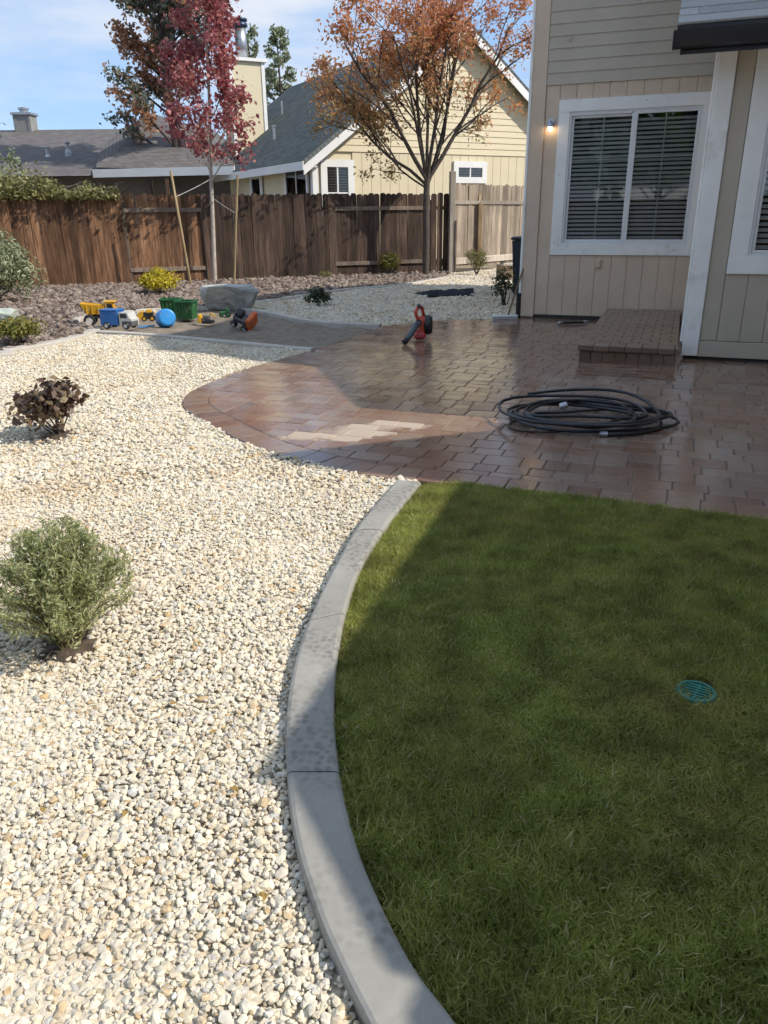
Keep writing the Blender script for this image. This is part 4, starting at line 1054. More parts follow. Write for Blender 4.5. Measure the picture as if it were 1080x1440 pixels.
class Grower:
    def __init__(s, seed): s.rg = np.random.default_rng(seed); s.mb = MB(); s.twigs = []
    def limb(s, p, d, L, r, lev, kids=(6, 5, 4), spread=(.5, .9), wob=.12, up=.08, shrink=.55, sides=6, t0=.3):
        rg = s.rg; n = 6; pts = [np.asarray(p, float)]; d = np.asarray(d, float); d = d/np.linalg.norm(d)
        for i in range(n):
            d = d + rg.normal(0, wob, 3)*.5 + np.array([0, 0, up]); d /= np.linalg.norm(d); pts.append(pts[-1]+d*L/n)
        pts = np.array(pts); rad = np.linspace(r, r*.42, n+1)
        s.mb.tube(pts, rad, sides if lev < 2 else 4, cap=False)
        if lev >= len(kids): s.twigs.append(pts); return
        if lev >= len(kids)-1: s.twigs.append(pts[3:])
        for k in range(kids[lev]):
            t = t0 + (1-t0)*(k+rg.random()*.8)/kids[lev]; f = t*n; i = min(int(f), n-1); q = pts[i]+(pts[i+1]-pts[i])*(f-i)
            dd = pts[i+1]-pts[i]; dd /= np.linalg.norm(dd)
            ax = rot_about(np.cross(dd, [0.13, .2, 1.0]), dd, rg.uniform(0, 6.28)); nd = rot_about(dd, ax, rg.uniform(*spread))
            s.limb(q, nd, L*shrink*(1.15-.5*t)*rg.uniform(.8, 1.2), max(rad[i]*.55, .004), lev+1, kids, spread, wob, up, shrink, sides, .25)
    def leaves(s, per, size, jit, aspect=.6):
        rg = s.rg; C = []
        for tw in s.twigs:
            for _ in range(per):
                i = rg.integers(0, len(tw)-1); C.append(tw[i]+(tw[i+1]-tw[i])*rg.random())
        C = np.array(C) + rg.normal(0, jit, (len(C), 3)); nr = rg.standard_normal((len(C), 3)) + np.array([0, 0, .7])
        sz = size*rg.uniform(.6, 1.35, len(C)); V, F = leaf_cloud(C, nr, sz, rg, aspect); return C, V, F
def tree_out(name, label, gr, C, V, F, tone, bark, leafm, base, group=None):
    root = thing(name, label, 'tree', base, 0, group)
    gr.mb.v = [tuple(np.array(p)-base) for p in gr.mb.v]; gr.mb.build('trunk', bark, root, True)
    fast_mesh('crown', V-base, F, leafm, root, np.repeat(tone, 2)); return root

# red columnar maple with stakes
def red_maple():
    base = np.array([-3.75, 18.0, 0]); g = Grower(31); rg = g.rg
    path = np.array([[0, 0, 0], [.0, 0, 1.2], [-.01, .02, 2.4], [.01, .0, 3.8], [-.03, .0, 5.2], [0, 0, 6.6], [.02, 0, 7.6]]) + base; path[:, 0] += .055*path[:, 2]
    g.mb.tube(spline(path, 4), np.linspace(.052, .008, 25), 8, cap=False)
    for k in range(34):
        z = 2.0 + 5.2*(k+rg.random()*.6)/34; a = k*2.4 + rg.uniform(-.4, .4); e = rg.uniform(.65, 1.05)
        L = (1.35 if z < 3.2 else .98 if z < 4.4 else 1.1 if z < 5.6 else .8)*rg.uniform(.65, 1.2); 
        if z < 2.6: L *= .85
        g.limb(base+np.array([.055*z, 0, z]), [math.cos(a)*math.cos(e), math.sin(a)*math.cos(e), math.sin(e)], L, .017, 1, (0, 5, 3), (.5, .95), .14, .03, .5, 5)
    C, V, F = g.leaves(16, .09, .085, .75)
    tone = np.clip(rg.beta(2, 2, len(C)) + .12*(C[:, 2]-4)/3*rg.random(len(C)), 0, 1)
    tree_out('red_maple', 'young columnar red leaved maple staked in front of the fence', g, C, V, F, tone, M_BARK_PALE, M_LEAF_RED, base)
red_maple()
def stake(px0, py0, px1, py1, label):
    a = np.array([*G2(px0, py0), 0]); b = AT(px1, py1, a[1]); st = thing('tree_stake', label, 'stake', a)
    mb = MB(); mb.tube([np.array([0, 0, -.05]), (b-a)*.5, b-a], [.026, .025, .024], 8); mb.build('stake_pole', M_STAKE, st); return a, b
sa0, sa1 = stake(269, 402, 240, 240, 'leaning wooden stake left of the red maple trunk')
sb0, sb1 = stake(329, 401, 334, 246, 'upright wooden stake right of the red maple trunk')
def tie(a, b, label):
    t = MB(); m_ = (a+b)/2 + np.array([0, 0, -.012]); t.tube(spline(np.array([a, m_, b]), 5), .005, 6); tag(t.build('tree_tie', plain('tie_cord', (.55, .54, .5), .6)), label, 'cord')
trk = np.array([-3.75, 18.0]); tz = lambda z: np.array([trk[0]+.055*z, trk[1]-.05, z])
tie(sa0+(sa1-sa0)*.78, tz(2.14), 'thin pale tie from the leaning stake to the maple trunk'); tie(sb0+(sb1-sb0)*.66, tz(1.78), 'thin pale tie from the upright stake to the maple trunk')

def orange_tree():
    base = np.array([*(G2(601, 388)), 0]); base = np.array([1.06, 19.25, 0]); g = Grower(8); rg = g.rg
    path = np.array([[0, 0, 0], [.01, 0, .8], [.0, 0, 1.6], [.02, 0, 2.15]]) + base
    g.mb.tube(spline(path, 4), np.linspace(.085, .07, 13), 9, cap=False)
    fork = base + np.array([.02, 0, 2.05])
    limbs = [(-.95, .15, .95, 3.1, .042), (-.62, -.35, 1.25, 3.3, .05), (-.25, .3, 1.5, 3.5, .05), (.2, -.3, 1.5, 3.5, .05), (.55, .25, 1.2, 3.4, .05), (.98, -.05, .98, 3.5, .055), (-.3, -.5, 1.2, 3.0, .04), (.5, .5, 1.3, 3.0, .04), (-.85, .4, .55, 2.2, .026), (0.02, 0, 1.6, 3.5, .045)]
    for x, y, z, L, r in limbs: g.limb(fork+np.array([0, 0, rg.uniform(-.12, .1)]), [x, y, z], L, r, 0, (7, 4, 2), (.35, .85), .20, .03, .50, 6, .22)
    C, V, F = g.leaves(17, .095, .09, .5)
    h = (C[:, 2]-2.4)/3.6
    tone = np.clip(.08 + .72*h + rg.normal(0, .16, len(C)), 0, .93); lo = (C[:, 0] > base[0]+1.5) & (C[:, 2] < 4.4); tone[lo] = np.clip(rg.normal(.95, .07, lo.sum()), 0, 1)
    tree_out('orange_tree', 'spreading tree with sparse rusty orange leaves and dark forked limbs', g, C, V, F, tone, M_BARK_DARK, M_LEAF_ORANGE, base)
orange_tree()

def dusky_tree():
    D = 31.0; base = AT(252, 262, D); base[2] = 0; g = Grower(77); rg = g.rg
    path = np.array([[0, 0, 0], [.1, 0, 3], [-.1, 0, 6], [0, 0, 9.5], [0, 0, 11.5]]) + base
    g.mb.tube(spline(path, 4), np.linspace(.22, .05, 17), 8, cap=False)
    arms = [(205, 78), (172, 40), (176, 62), (163, 106), (166, 130), (163, 163), (190, 150), (215, 120), (215, 60), (222, 20), (216, -10), (235, 40), (240, 90), (240, 140), (262, 100), (268, 30), (245, 0), (290, 60), (200, 108), (300, 10)]
    for px, py in arms:
        tip = AT(px, py, D + rg.uniform(-1.2, 1.2)); z0 = max(3.2, tip[2]-rg.uniform(.6, 1.7)); st = base + np.array([0, 0, z0]); d = tip-st
        g.limb(st, d, np.linalg.norm(d)*.98, .05, 1, (0, 7, 3), (.35, .8), .05, .015, .34, 5, .35)
    for k in range(26):
        z0 = rg.uniform(6.5, 11.3); a = rg.uniform(0, 6.28); g.limb(base+np.array([0, 0, z0]), [math.cos(a), math.sin(a), .55], rg.uniform(1.2, 2.2)*(1.15-(z0-6)/9), .04, 1, (0, 6, 3), (.4, .8), .06, .02, .4, 5, .3)
    C, V, F = g.leaves(11, .15, .12, .75)
    r = np.hypot(C[:, 0]-base[0], C[:, 2]*0); pat = np.sin(C[:, 0]*1.7+C[:, 2]*2.3)+np.sin(C[:, 2]*1.1-C[:, 1]*2)
    tone = np.clip(rg.normal(.38, .2, len(C)) + .42*(pat > .1), 0, 1)
    tree_out('dusky_maple', 'large dark leaved tree with orange tinges behind the red maple', g, C, V, F, tone, M_BARK_DARK, M_LEAF_DARK, base)
dusky_tree()
def far_tree(px, pytop, D, w, label, seed, leafm=M_LEAF_PALE, per=6, size=.2, group=None, low=2.0, name='slender_tree', base=None):
    b = AT(px, 262, D) if base is None else np.array(base, float); b[2] = 0; t = AT(px, pytop, D)[2] if base is None else pytop; g = Grower(seed); rg = g.rg
    g.mb.tube(spline(np.array([b, b+[.1, 0, t*.5], b+[0, 0, t]]), 6), np.linspace(.16, .02, 13), 7, cap=False)
    for k in range(30):
        z = low + (t-low)*(k+rg.random())/30; a = k*2.4; L = w*(1.1-.75*(z-low)/(t-low))*rg.uniform(.7, 1.1)
        g.limb(b+np.array([0, 0, z]), [math.cos(a), math.sin(a), rg.uniform(.5, 1.1)], L, .03, 1, (0, 5, 3), (.4, .9), .1, .03, .5, 4)
    C, V, F = g.leaves(per, size, .1, .7); tree_out(name, label, g, C, V, F, rg.random(len(C)), M_BARK_DARK, leafm, b, group)
far_tree(400, 44, 46, 1.5, 'pale green slender tree rising behind the cream house roof, right one', 5)
far_tree(362, 52, 47, 1.7, 'pale green slender tree just right of the metal flue pipe', 6)
far_tree(-62, 120, 27, 1.9, 'pale green tree at the left edge above the fence', 12, per=10, low=1.6)

def shrub(name, label, base, rx, rz, n, leaf, mat, seed, aspect=.5, stems=12, zc=.55, stem_mat=None, tone_fn=None, cat='shrub', droop=0, lumps=14, ry=None, group=None):
    rg = np.random.default_rng(seed); root = thing(name, label, cat, (*base[:2], base[2] if len(base) > 2 else 0), rg.uniform(0, 6), group); ry = ry or rx
    lc = rg.standard_normal((lumps, 3)); lc /= np.linalg.norm(lc, axis=1)[:, None]; lc[:, 2] = np.abs(lc[:, 2])*.9 - .15
    lr = rg.uniform(.34, .55, lumps); lc *= rg.uniform(.45, .75, lumps)[:, None]
    k = rg.integers(0, lumps, n); d = rg.standard_normal((n, 3)); d /= np.linalg.norm(d, axis=1)[:, None]
    P = lc[k] + d*(lr[k]*rg.random(n)**.35)[:, None]
    C = np.column_stack([P[:, 0]*rx, P[:, 1]*ry, rz*zc + P[:, 2]*rz*.62]); C[:, 2] = np.maximum(C[:, 2], .012)
    nr = d + rg.normal(0, .6, (n, 3)) + np.array([0, 0, .4]); V, F = leaf_cloud(C, nr, leaf*rg.uniform(.6, 1.3, n), rg, aspect)
    tone = rg.random(n) if tone_fn is None else tone_fn(C, rg)
    mb = MB()
    for i in range(stems):
        q = lc[i % lumps]; e = np.array([q[0]*rx*.9, q[1]*ry*.9, rz*zc+q[2]*rz*.55]); m_ = e*.5+rg.normal(0, .02, 3)*rx*4; m_[2] = e[2]*.5
        mb.tube([np.array([rg.normal(0, .02), rg.normal(0, .02), -.02]), m_, e], [.008*rx*3, .006*rx*3, .003*rx*3], 5, cap=False)
    mb.build('stem', stem_mat or M_BARK_DARK, root); fast_mesh('foliage', V, F, mat, root, np.repeat(tone, 2)); return root
def soil_ring(p, r, root):
    n = 18; mb = MB(); mb.add([(math.cos(i/n*6.283)*r*(1+.18*math.sin(i*2.3)), math.sin(i/n*6.283)*r*(1+.15*math.cos(i*1.7)), -.006) for i in range(n)] + [(0, 0, .015)], [(i, (i+1) % n, n) for i in range(n)]); mb.build('soil_ring', M_SOIL, root)

# near sage green shrub: many arching stems with narrow leaves
def sage_shrub():
    b = G(98, 905); rg = np.random.default_rng(41); root = thing('sage_shrub', 'bushy grey green shrub with narrow leaves in the pale gravel, nearest to the camera', 'shrub', (b[0], b[1], 0))
    mb = MB(); C, D_ = [], []
    for i in range(280):
        a = rg.uniform(0, 6.28); sp = rg.random()**.65; e = np.array([math.cos(a)*.235*sp, math.sin(a)*.235*sp, .40*(1-.55*sp**2.0)*rg.uniform(.8, 1.08)])
        p = spline(np.array([[e[0]*.08, e[1]*.08, 0], [e[0]*.45, e[1]*.45, e[2]*.55], e + np.array([0, 0, -.02*sp]), e*1.12 + np.array([0, 0, .0])]) + rg.normal(0, .012, (4, 3)), 4)
        mb.tube(p, np.linspace(.0022, .0008, len(p)), 4, cap=False)
        for j in range(42):
            t = .15 + .78*rg.random()**.8; f = t*(len(p)-1); k = min(int(f), len(p)-2); q = p[k]+(p[k+1]-p[k])*(f-k); C.append(q + rg.normal(0, .008, 3)); D_.append(p[k+1]-p[k])
    C = np.array(C); C[:, 2] = np.maximum(C[:, 2], .01); nr = rg.standard_normal(C.shape) + [0, 0, .5]
    V, F = leaf_cloud(C, nr, rg.uniform(.012, .032, len(C)), rg, .26, .2)
    tone = np.clip(rg.beta(2, 2.2, len(C)), 0, 1)
    mb.build('stem', plain('sage_stem', (.16, .13, .07), .8), root); fast_mesh('foliage', V, F, M_LEAF_SAGE, root, np.repeat(tone, 2)); soil_ring(b, .11, root)
sage_shrub()
dk = G(84, 612); s_ = shrub('maroon_shrub', 'dark maroon leaved shrub alone in the pale gravel', (dk[0], dk[1], 0), .29, .40, 900, .055, M_LEAF_MAROON, 5, .75, 16, .43); soil_ring(dk, .17, s_)
yl = G(228, 414); shrub('yellow_shrub', 'bright yellow rounded shrub in front of the fence', (yl[0], yl[1], 0), .40, .52, 2600, .05, M_LEAF_YELLOW, 6, .6, 10, .46)
jn = G(8, 430); shrub('juniper', 'pale green feathery juniper at the left edge', (jn[0]-.35, jn[1], 0), .95, 1.45, 15000, .085, M_LEAF_JUNIPER, 7, .28, 14, .36, lumps=40)
au = G(30, 486); shrub('autumn_shrub', 'small yellow green shrub with orange tips at the left rock bed edge', (au[0], au[1], 0), .30, .36, 1500, .045, M_LEAF_AUTUMN, 8, .5, 10, .5,
      tone_fn=lambda C, rg: np.clip(.25+.9*(C[:, 2]/.36-.35)*rg.random(len(C))+rg.normal(0, .12, len(C)), 0, 1))
p = G(547, 386); shrub('fence_shrub', 'loose yellow green shrub by the dark fence', (p[0], p[1]-.25, 0), .38, .62, 900, .07, M_LEAF_AUTUMN, 9, .35, 14, .5, tone_fn=lambda C, rg: .15+.5*rg.random(len(C)))
p = G(365, 393); shrub('grass_tuft', 'tiny pale green tuft in the rocks right of the boulder', (p[0], p[1], 0), .15, .20, 260, .06, M_LEAF_JUNIPER, 10, .3, 6, .45)
p = G(457, 394); shrub('grass_tuft', 'small round green tuft in the rocks at mid fence', (p[0], p[1], 0), .17, .24, 300, .06, M_LEAF_VINE, 13, .3, 6, .45)
p = G(447, 430); shrub('low_shrub', 'small dark green shrub in the shaded gravel path', (p[0], p[1], 0), .22, .28, 420, .06, M_LEAF_DEEP, 14, .6, 8, .5)
p = G(666, 384); shrub('gate_shrub', 'wispy yellow green shrub at the foot of the side fence', (p[0], p[1]-.6, 0), .28, .66, 600, .09, M_LEAF_VINE, 15, .2, 14, .5)
p = G(710, 430); shrub('corner_shrub', 'dark upright twiggy shrub beside the house corner', (p[0], p[1], 0), .26, .62, 420, .065, M_LEAF_DEEP, 16, .4, 18, .5)
# vine along the fence top
def vine():
    rg = np.random.default_rng(51); root = thing('fence_vine', 'olive green vine sprawling over the top of the left fence', 'vine', (0, 0, 0)); n = 7500
    s = rg.uniform(s_at(-40), s_at(182), n); u_ = (s-s_at(-40))/(s_at(182)-s_at(-40)); hmax = .58*(1-.6*u_)+.04*np.sin(s*7)
    hmax = hmax*(.75+.25*np.sin(s*3.1)+.2*np.sin(s*7.7+1)); z = 1.78 + hmax*np.abs(rg.normal(0, .48, n)) + rg.normal(0, .03, n); off = rg.normal(.0, .16, n); P = FA + s[:, None]*fdir - off[:, None]*fnor
    C = np.column_stack([P, z]); V, F = leaf_cloud(C, rg.standard_normal((n, 3))+[0, -.5, .6], rg.uniform(.05, .12, n), rg, .4)
    fast_mesh('foliage', V, F, M_LEAF_VINE, root, np.repeat(rg.random(n), 2))
    mb = MB()
    for i in range(14):
        s0 = rg.uniform(s_at(-30), s_at(170)); pts = [np.array([*(FA+fdir*(s0+.25*k)-fnor*rg.normal(0, .08)), 1.82+.1*rg.random()+.06*k]) for k in range(4)]; mb.tube(spline(np.array(pts), 3), .010, 5)
    mb.build('stem', M_BARK_DARK, root)
vine()

# boulder and pale stone
def boulder(name, label, c, size, mat, seed, taper=0):
    import bmesh
    rg = np.random.default_rng(seed); bm = bmesh.new(); bmesh.ops.create_icosphere(bm, subdivisions=4, radius=1)
    cuts = [(Vector(rg.standard_normal(3)).normalized(), rg.uniform(.55, .8)) for _ in range(9)] + [(Vector((0, 0, 1)), .5), (Vector((0, -1, -.25)).normalized(), .55), (Vector((.9, -.2, -.3)).normalized(), .7)]
    for v in bm.verts:
        for nn, dd in cuts:
            e = v.co.dot(nn)-dd
            if e > 0: v.co -= nn*e*.93
        v.co *= 1+rg.normal(0, .010) + .03*math.sin(v.co.x*9+v.co.z*7)*math.sin(v.co.y*8-v.co.z*5)
        k = 1 + taper*v.co.z
        v.co = Vector((v.co.x*size[0]*k, v.co.y*size[1]*k, v.co.z*size[2]))
    me = bpy.data.meshes.new(name); bm.to_mesh(me); bm.free(); me.materials.append(mat); o = link(name, me, None, c); return tag(o, label, 'rock')
M_BOULDER = plain('boulder_stone', (.38, .375, .345), .85, .3, 4, .7, 18, dist=.02, dirt=((.12, .12, .115), 5))
p = G(325, 438); boulder('boulder', 'large flat topped grey boulder behind the sandpit', (p[0], p[1]+.28, .19), (.50, .42, .36), M_BOULDER, 3, .22)
p = G(2, 458); boulder('pale_stone', 'pale green white stone at the left edge below the juniper', (p[0]-.02, p[1]+.1, .10), (.24, .18, .24), plain('pale_stone_face', (.42, .46, .40), .8, .15, 6, .5, 25, dist=.01), 6)

# ------------------------------------------------------------------ toys in the sandpit
M_YEL = plain('yellow_plastic', (.62, .33, .015), .4, .1, 10, dirt=((.26, .21, .16), 9)); M_BLUE = plain('blue_plastic', (.02, .12, .36), .4, .12, 10, dirt=((.26, .21, .16), 9))
M_LBLUE = plain('light_blue_plastic', (.03, .26, .62), .4, .1, 10, dirt=((.26, .21, .16), 9)); M_GRN = plain('green_plastic', (.015, .10, .03), .4, .15, 10, dirt=((.26, .21, .16), 9))
M_ORG = plain('orange_plastic', (.62, .12, .02), .4, .1, 10, dirt=((.26, .21, .16), 9)); M_TOYW = plain('white_plastic', (.50, .50, .46), .45, .1, 10, dirt=((.26, .21, .16), 9))
M_GREYP = plain('grey_plastic', (.09, .09, .095), .5, .2, 10, dirt=((.26, .21, .16), 9)); M_RED = plain('red_orange_plastic', (.50, .065, .03), .38, .12, 12)
def wheel(root, c, r, w, M=None, hub=None):
    Mx = Matrix.Rotation(R(90), 4, 'X'); mb = MB(); mb.lathe([(r*.55, -w/2), (r*.9, -w/2), (r, -w*.3), (r, w*.3), (r*.9, w/2), (r*.55, w/2)], M=Mx, n=18); o = mb.build('wheel', M_BLACK, root, loc=c)
    mb = MB(); mb.lathe([(r*.56, -w*.52), (r*.5, -w*.4), (r*.5, w*.4), (r*.56, w*.52)], M=Mx, n=14); mb.build('hub', hub or M_YEL, o)
def truck():
    p = G(143, 459); t = thing('toy_dump_truck', 'large yellow toy dump truck on the sandpit curb', 'toy truck', (p[0], p[1], .02), R(12))
    mb = MB(); mb.box((.0, 0, .115), (.40, .12, .04), ch=.008); mb.build('chassis', M_GREYP, t)
    mb = MB()                                                       # hopper, open on top, sloping ends
    A = [(-.23, -.11, .30), (.08, -.11, .26), (.08, .11, .26), (-.23, .11, .30)]; B = [(-.16, -.085, .155), (.05, -.085, .145), (.05, .085, .145), (-.16, .085, .155)]
    ins = [(x*.94, y*.9, z) for x, y, z in A]; inb = [(x*.9, y*.85, z+.012) for x, y, z in B]
    V = A+B+ins+inb; F = [(4, 5, 1, 0), (5, 6, 2, 1), (6, 7, 3, 2), (7, 4, 0, 3), (7, 6, 5, 4), (0, 1, 9, 8), (1, 2, 10, 9), (2, 3, 11, 10), (3, 0, 8, 11), (8, 9, 13, 12), (9, 10, 14, 13), (10, 11, 15, 14), (11, 8, 12, 15), (12, 13, 14, 15)]
    mb.add(V, F); mb.build('hopper', M_YEL, t)
    for y in (-.114, .114):
        for x in (-.15, -.08, 0): mb = MB(); mb.box((x, y*.92, .215), (.014, .012, .11), ch=.003); mb.build('hopper_rib', M_YEL, t)
    mb = MB(); mb.prism([(.10, .13), (.24, .13), (.24, .20), (.21, .215), (.19, .30), (.10, .30)], -.085, .085, axis='y'); cab_ = mb.build('cab', M_YEL, t)
    for y in (-.0865, .0865): mb = MB(); mb.prism([(.115, .225), (.19, .225), (.18, .285), (.115, .285)], y-.002, y+.002, axis='y'); mb.build('cab_window', M_BLACK, cab_)
    mb = MB(); mb.box((.15, 0, .31), (.16, .19, .018), ch=.006); mb.build('roof_guard', M_YEL, t)
    for x in (-.13, .15):
        for y in (-.105, .105): wheel(t, (x, y, .075), .078, .06, hub=M_TOYW)
truck()
def box_truck():
    p = G(168, 467); t = thing('toy_box_truck', 'blue toy truck with white and grey cab on the sandpit curb', 'toy truck', (p[0], p[1]+.12, .03), R(-14))
    mb = MB(); mb.box((-.12, 0, .14), (.26, .19, .19), ch=.01); mb.build('cargo_box', M_BLUE, t); mb = MB(); mb.box((-.12, 0, .24), (.27, .2, .014), ch=.004); mb.build('box_lid', M_BLUE, t)
    mb = MB(); mb.prism([(.03, .05), (.21, .05), (.21, .13), (.18, .145), (.155, .215), (.03, .215)], -.09, .09, axis='y'); c = mb.build('cab', M_TOYW, t)
    mb = MB(); mb.prism([(.05, .145), (.15, .145), (.135, .2), (.05, .2)], -.093, -.0905, axis='y'); mb.build('cab_window', M_BLACK, c)
    mb = MB(); mb.box((.14, -.02, .075), (.15, .16, .07), ch=.008); mb.build('grille', M_GREYP, t)
    for x in (-.16, .12):
        for y in (-.09, .09): wheel(t, (x, y, .045), .046, .035, hub=M_TOYW)
box_truck()
def loader():
    p = G(206, 451); t = thing('toy_loader', 'yellow and black toy loader behind the blue bucket', 'toy truck', (p[0], p[1], 0), R(8))
    mb = MB(); mb.box((.03, 0, .075), (.15, .09, .09), ch=.012); mb.build('body', M_BLACK, t); mb = MB(); mb.prism([(-.11, .02), (-.03, .03), (-.03, .13), (-.07, .135), (-.11, .10)], -.06, .06, axis='y'); mb.build('scoop', M_YEL, t)
    mb = MB(); mb.box((.05, 0, .135), (.07, .08, .05), ch=.008); mb.build('cab', M_YEL, t)
    for x in (-.02, .09):
        for y in (-.055, .055): wheel(t, (x, y, .035), .036, .025)
loader()
def bucket():
    p = G(234, 460); t = thing('toy_bucket', 'bright blue round bucket tipped over in the sandpit', 'bucket', (p[0], p[1]+.04, .115), 0)
    M = Matrix.Rotation(R(22), 4, 'Z') @ Matrix.Rotation(R(78), 4, 'X')
    mb = MB(); mb.lathe([(.105, .11), (.115, .09), (.125, -.10), (.133, -.105), (.133, -.118), (.118, -.118), (.108, .08), (.001, .085)], M=M, n=26, cap=False); mb.build('shell', M_LBLUE, t, False)
    mb = MB(); mb.lathe([(.105, .11), (.09, .118), (.001, .12)], M=M, n=26, cap=False); mb.build('base', M_LBLUE, t)
    mb = MB(); h = [M @ Vector((.13*math.cos(a), .02+.13*math.sin(a)*.4, -.11-.02*math.sin(a))) for a in np.linspace(0, math.pi, 9)]; mb.tube([tuple(q) for q in h], .005, 6); mb.build('handle', M_TOYW, t)
bucket()
p = G(205, 460); o = thing('toy_shovel', 'small blue shovel lying in the sand', 'shovel', (p[0], p[1], .0), R(10))
mb = MB(); mb.tube([(.02, 0, .012), (.12, .01, .016)], .009, 8); mb.build('handle', M_LBLUE, o)
mb = MB(); mb.prism([(-.09, -.04), (.02, -.045), (.03, 0), (.02, .045), (-.09, .04), (-.11, 0)], .004, .014); mb.build('blade', M_LBLUE, o)
def bin_(px, py, w, d, h, rz, label):
    p = G(px, py); t = thing('toy_bin', label, 'bin', (p[0], p[1]+d/2, 0), R(rz)); k = .86
    A = [(sx*w/2*k, sy*d/2*k, 0) for sx, sy in ((-1, -1), (1, -1), (1, 1), (-1, 1))]; B = [(x/k, y/k, h) for x, y, z in A]; Ci = [(x*.94, y*.92, h) for x, y, z in B]; Di = [(x*.9, y*.9, .02) for x, y, z in A]
    mb = MB(); mb.add(A+B+Ci+Di, [(3, 2, 1, 0)] + [(i, (i+1) % 4, 4+(i+1) % 4, 4+i) for i in range(4)] + [(4+i, 4+(i+1) % 4, 8+(i+1) % 4, 8+i) for i in range(4)] + [(8+i, 8+(i+1) % 4, 12+(i+1) % 4, 12+i) for i in range(4)] + [(12, 13, 14, 15)]); mb.build('tub', M_GRN, t)
    for (x, y, sx, sy) in ((0, -d/2-.008, w+.03, .016), (0, d/2+.008, w+.03, .016), (-w/2-.008, 0, .016, d), (w/2+.008, 0, .016, d)): mb = MB(); mb.box((x, y, h-.012), (sx, sy, .025), ch=.004); mb.build('rim', M_GRN, t)
    for i in range(5): mb = MB(); mb.box(((i-2)*w*.19, -d/2*.94, h*.5), (.012, .014, h*.8), Matrix.Rotation(R(6), 4, 'X'), ch=.003); mb.build('rib', M_GRN, t)
bin_(261, 449.5, .26, .24, .26, -8, 'green ribbed plastic bin in the sandpit, right one'); bin_(240, 446, .30, .24, .26, 6, 'dark green plastic bin behind the blue bucket')
def digger():
    p = G(291, 455); t = thing('toy_digger', 'small yellow and black toy digger in the sand', 'toy truck', (p[0], p[1], 0), R(-6))
    for y in (-.045, .045): mb = MB(); mb.box((.02, y, .025), (.16, .03, .045), ch=.015); mb.build('track', M_BLACK, t)
    mb = MB(); mb.box((.0, 0, .08), (.09, .08, .06), ch=.01); mb.build('body', M_GREYP, t); mb = MB(); mb.box((-.09, 0, .07), (.035, .11, .11), ch=.008); mb.build('blade', M_YEL, t)
    mb = MB(); mb.tube([(.03, .0, .1), (.08, 0, .14), (.13, 0, .08)], .011, 6); mb.build('arm', M_YEL, t)
digger()
def green_toy():
    p = G(316, 446); t = thing('toy_tractor', 'small dark green toy tractor in the sand before the boulder', 'toy truck', (p[0], p[1], 0), R(15))
    mb = MB(); mb.box((0, 0, .06), (.14, .06, .05), ch=.012); mb.build('body', M_GRN, t); mb = MB(); mb.box((.04, 0, .105), (.05, .055, .05), ch=.008); mb.build('cab', M_GRN, t)
    for x, r in ((-.05, .028), (.05, .045)):
        for y in (-.045, .045): wheel(t, (x, y, r), r, .025, hub=M_GRN)
green_toy()
def orange_truck():
    p = G(345, 461); t = thing('toy_monster_truck', 'black toy truck with orange bed tipped on its side at the sandpit edge', 'toy truck', (p[0], p[1]+.05, .10), 0)
    M = Matrix.Rotation(R(18), 4, 'Z') @ Matrix.Rotation(R(24), 4, 'Y'); bm_ = t; t.rotation_euler = (R(35), R(22), R(-18))
    mb = MB(); mb.box((-.05, 0, .0), (.22, .15, .10), ch=.02); mb.build('body', M_GREYP, t); mb = MB(); mb.box((.10, 0, .03), (.07, .21, .20), ch=.015); mb.build('bed', M_ORG, t)
    mb = MB(); mb.box((-.08, 0, .08), (.11, .12, .07), ch=.015); mb.build('cab', M_BLACK, t)
    for x in (-.12, .05):
        for y in (-.10, .10): wheel(t, (x, y, -.05), .052, .05, hub=M_TOYW)
orange_truck()

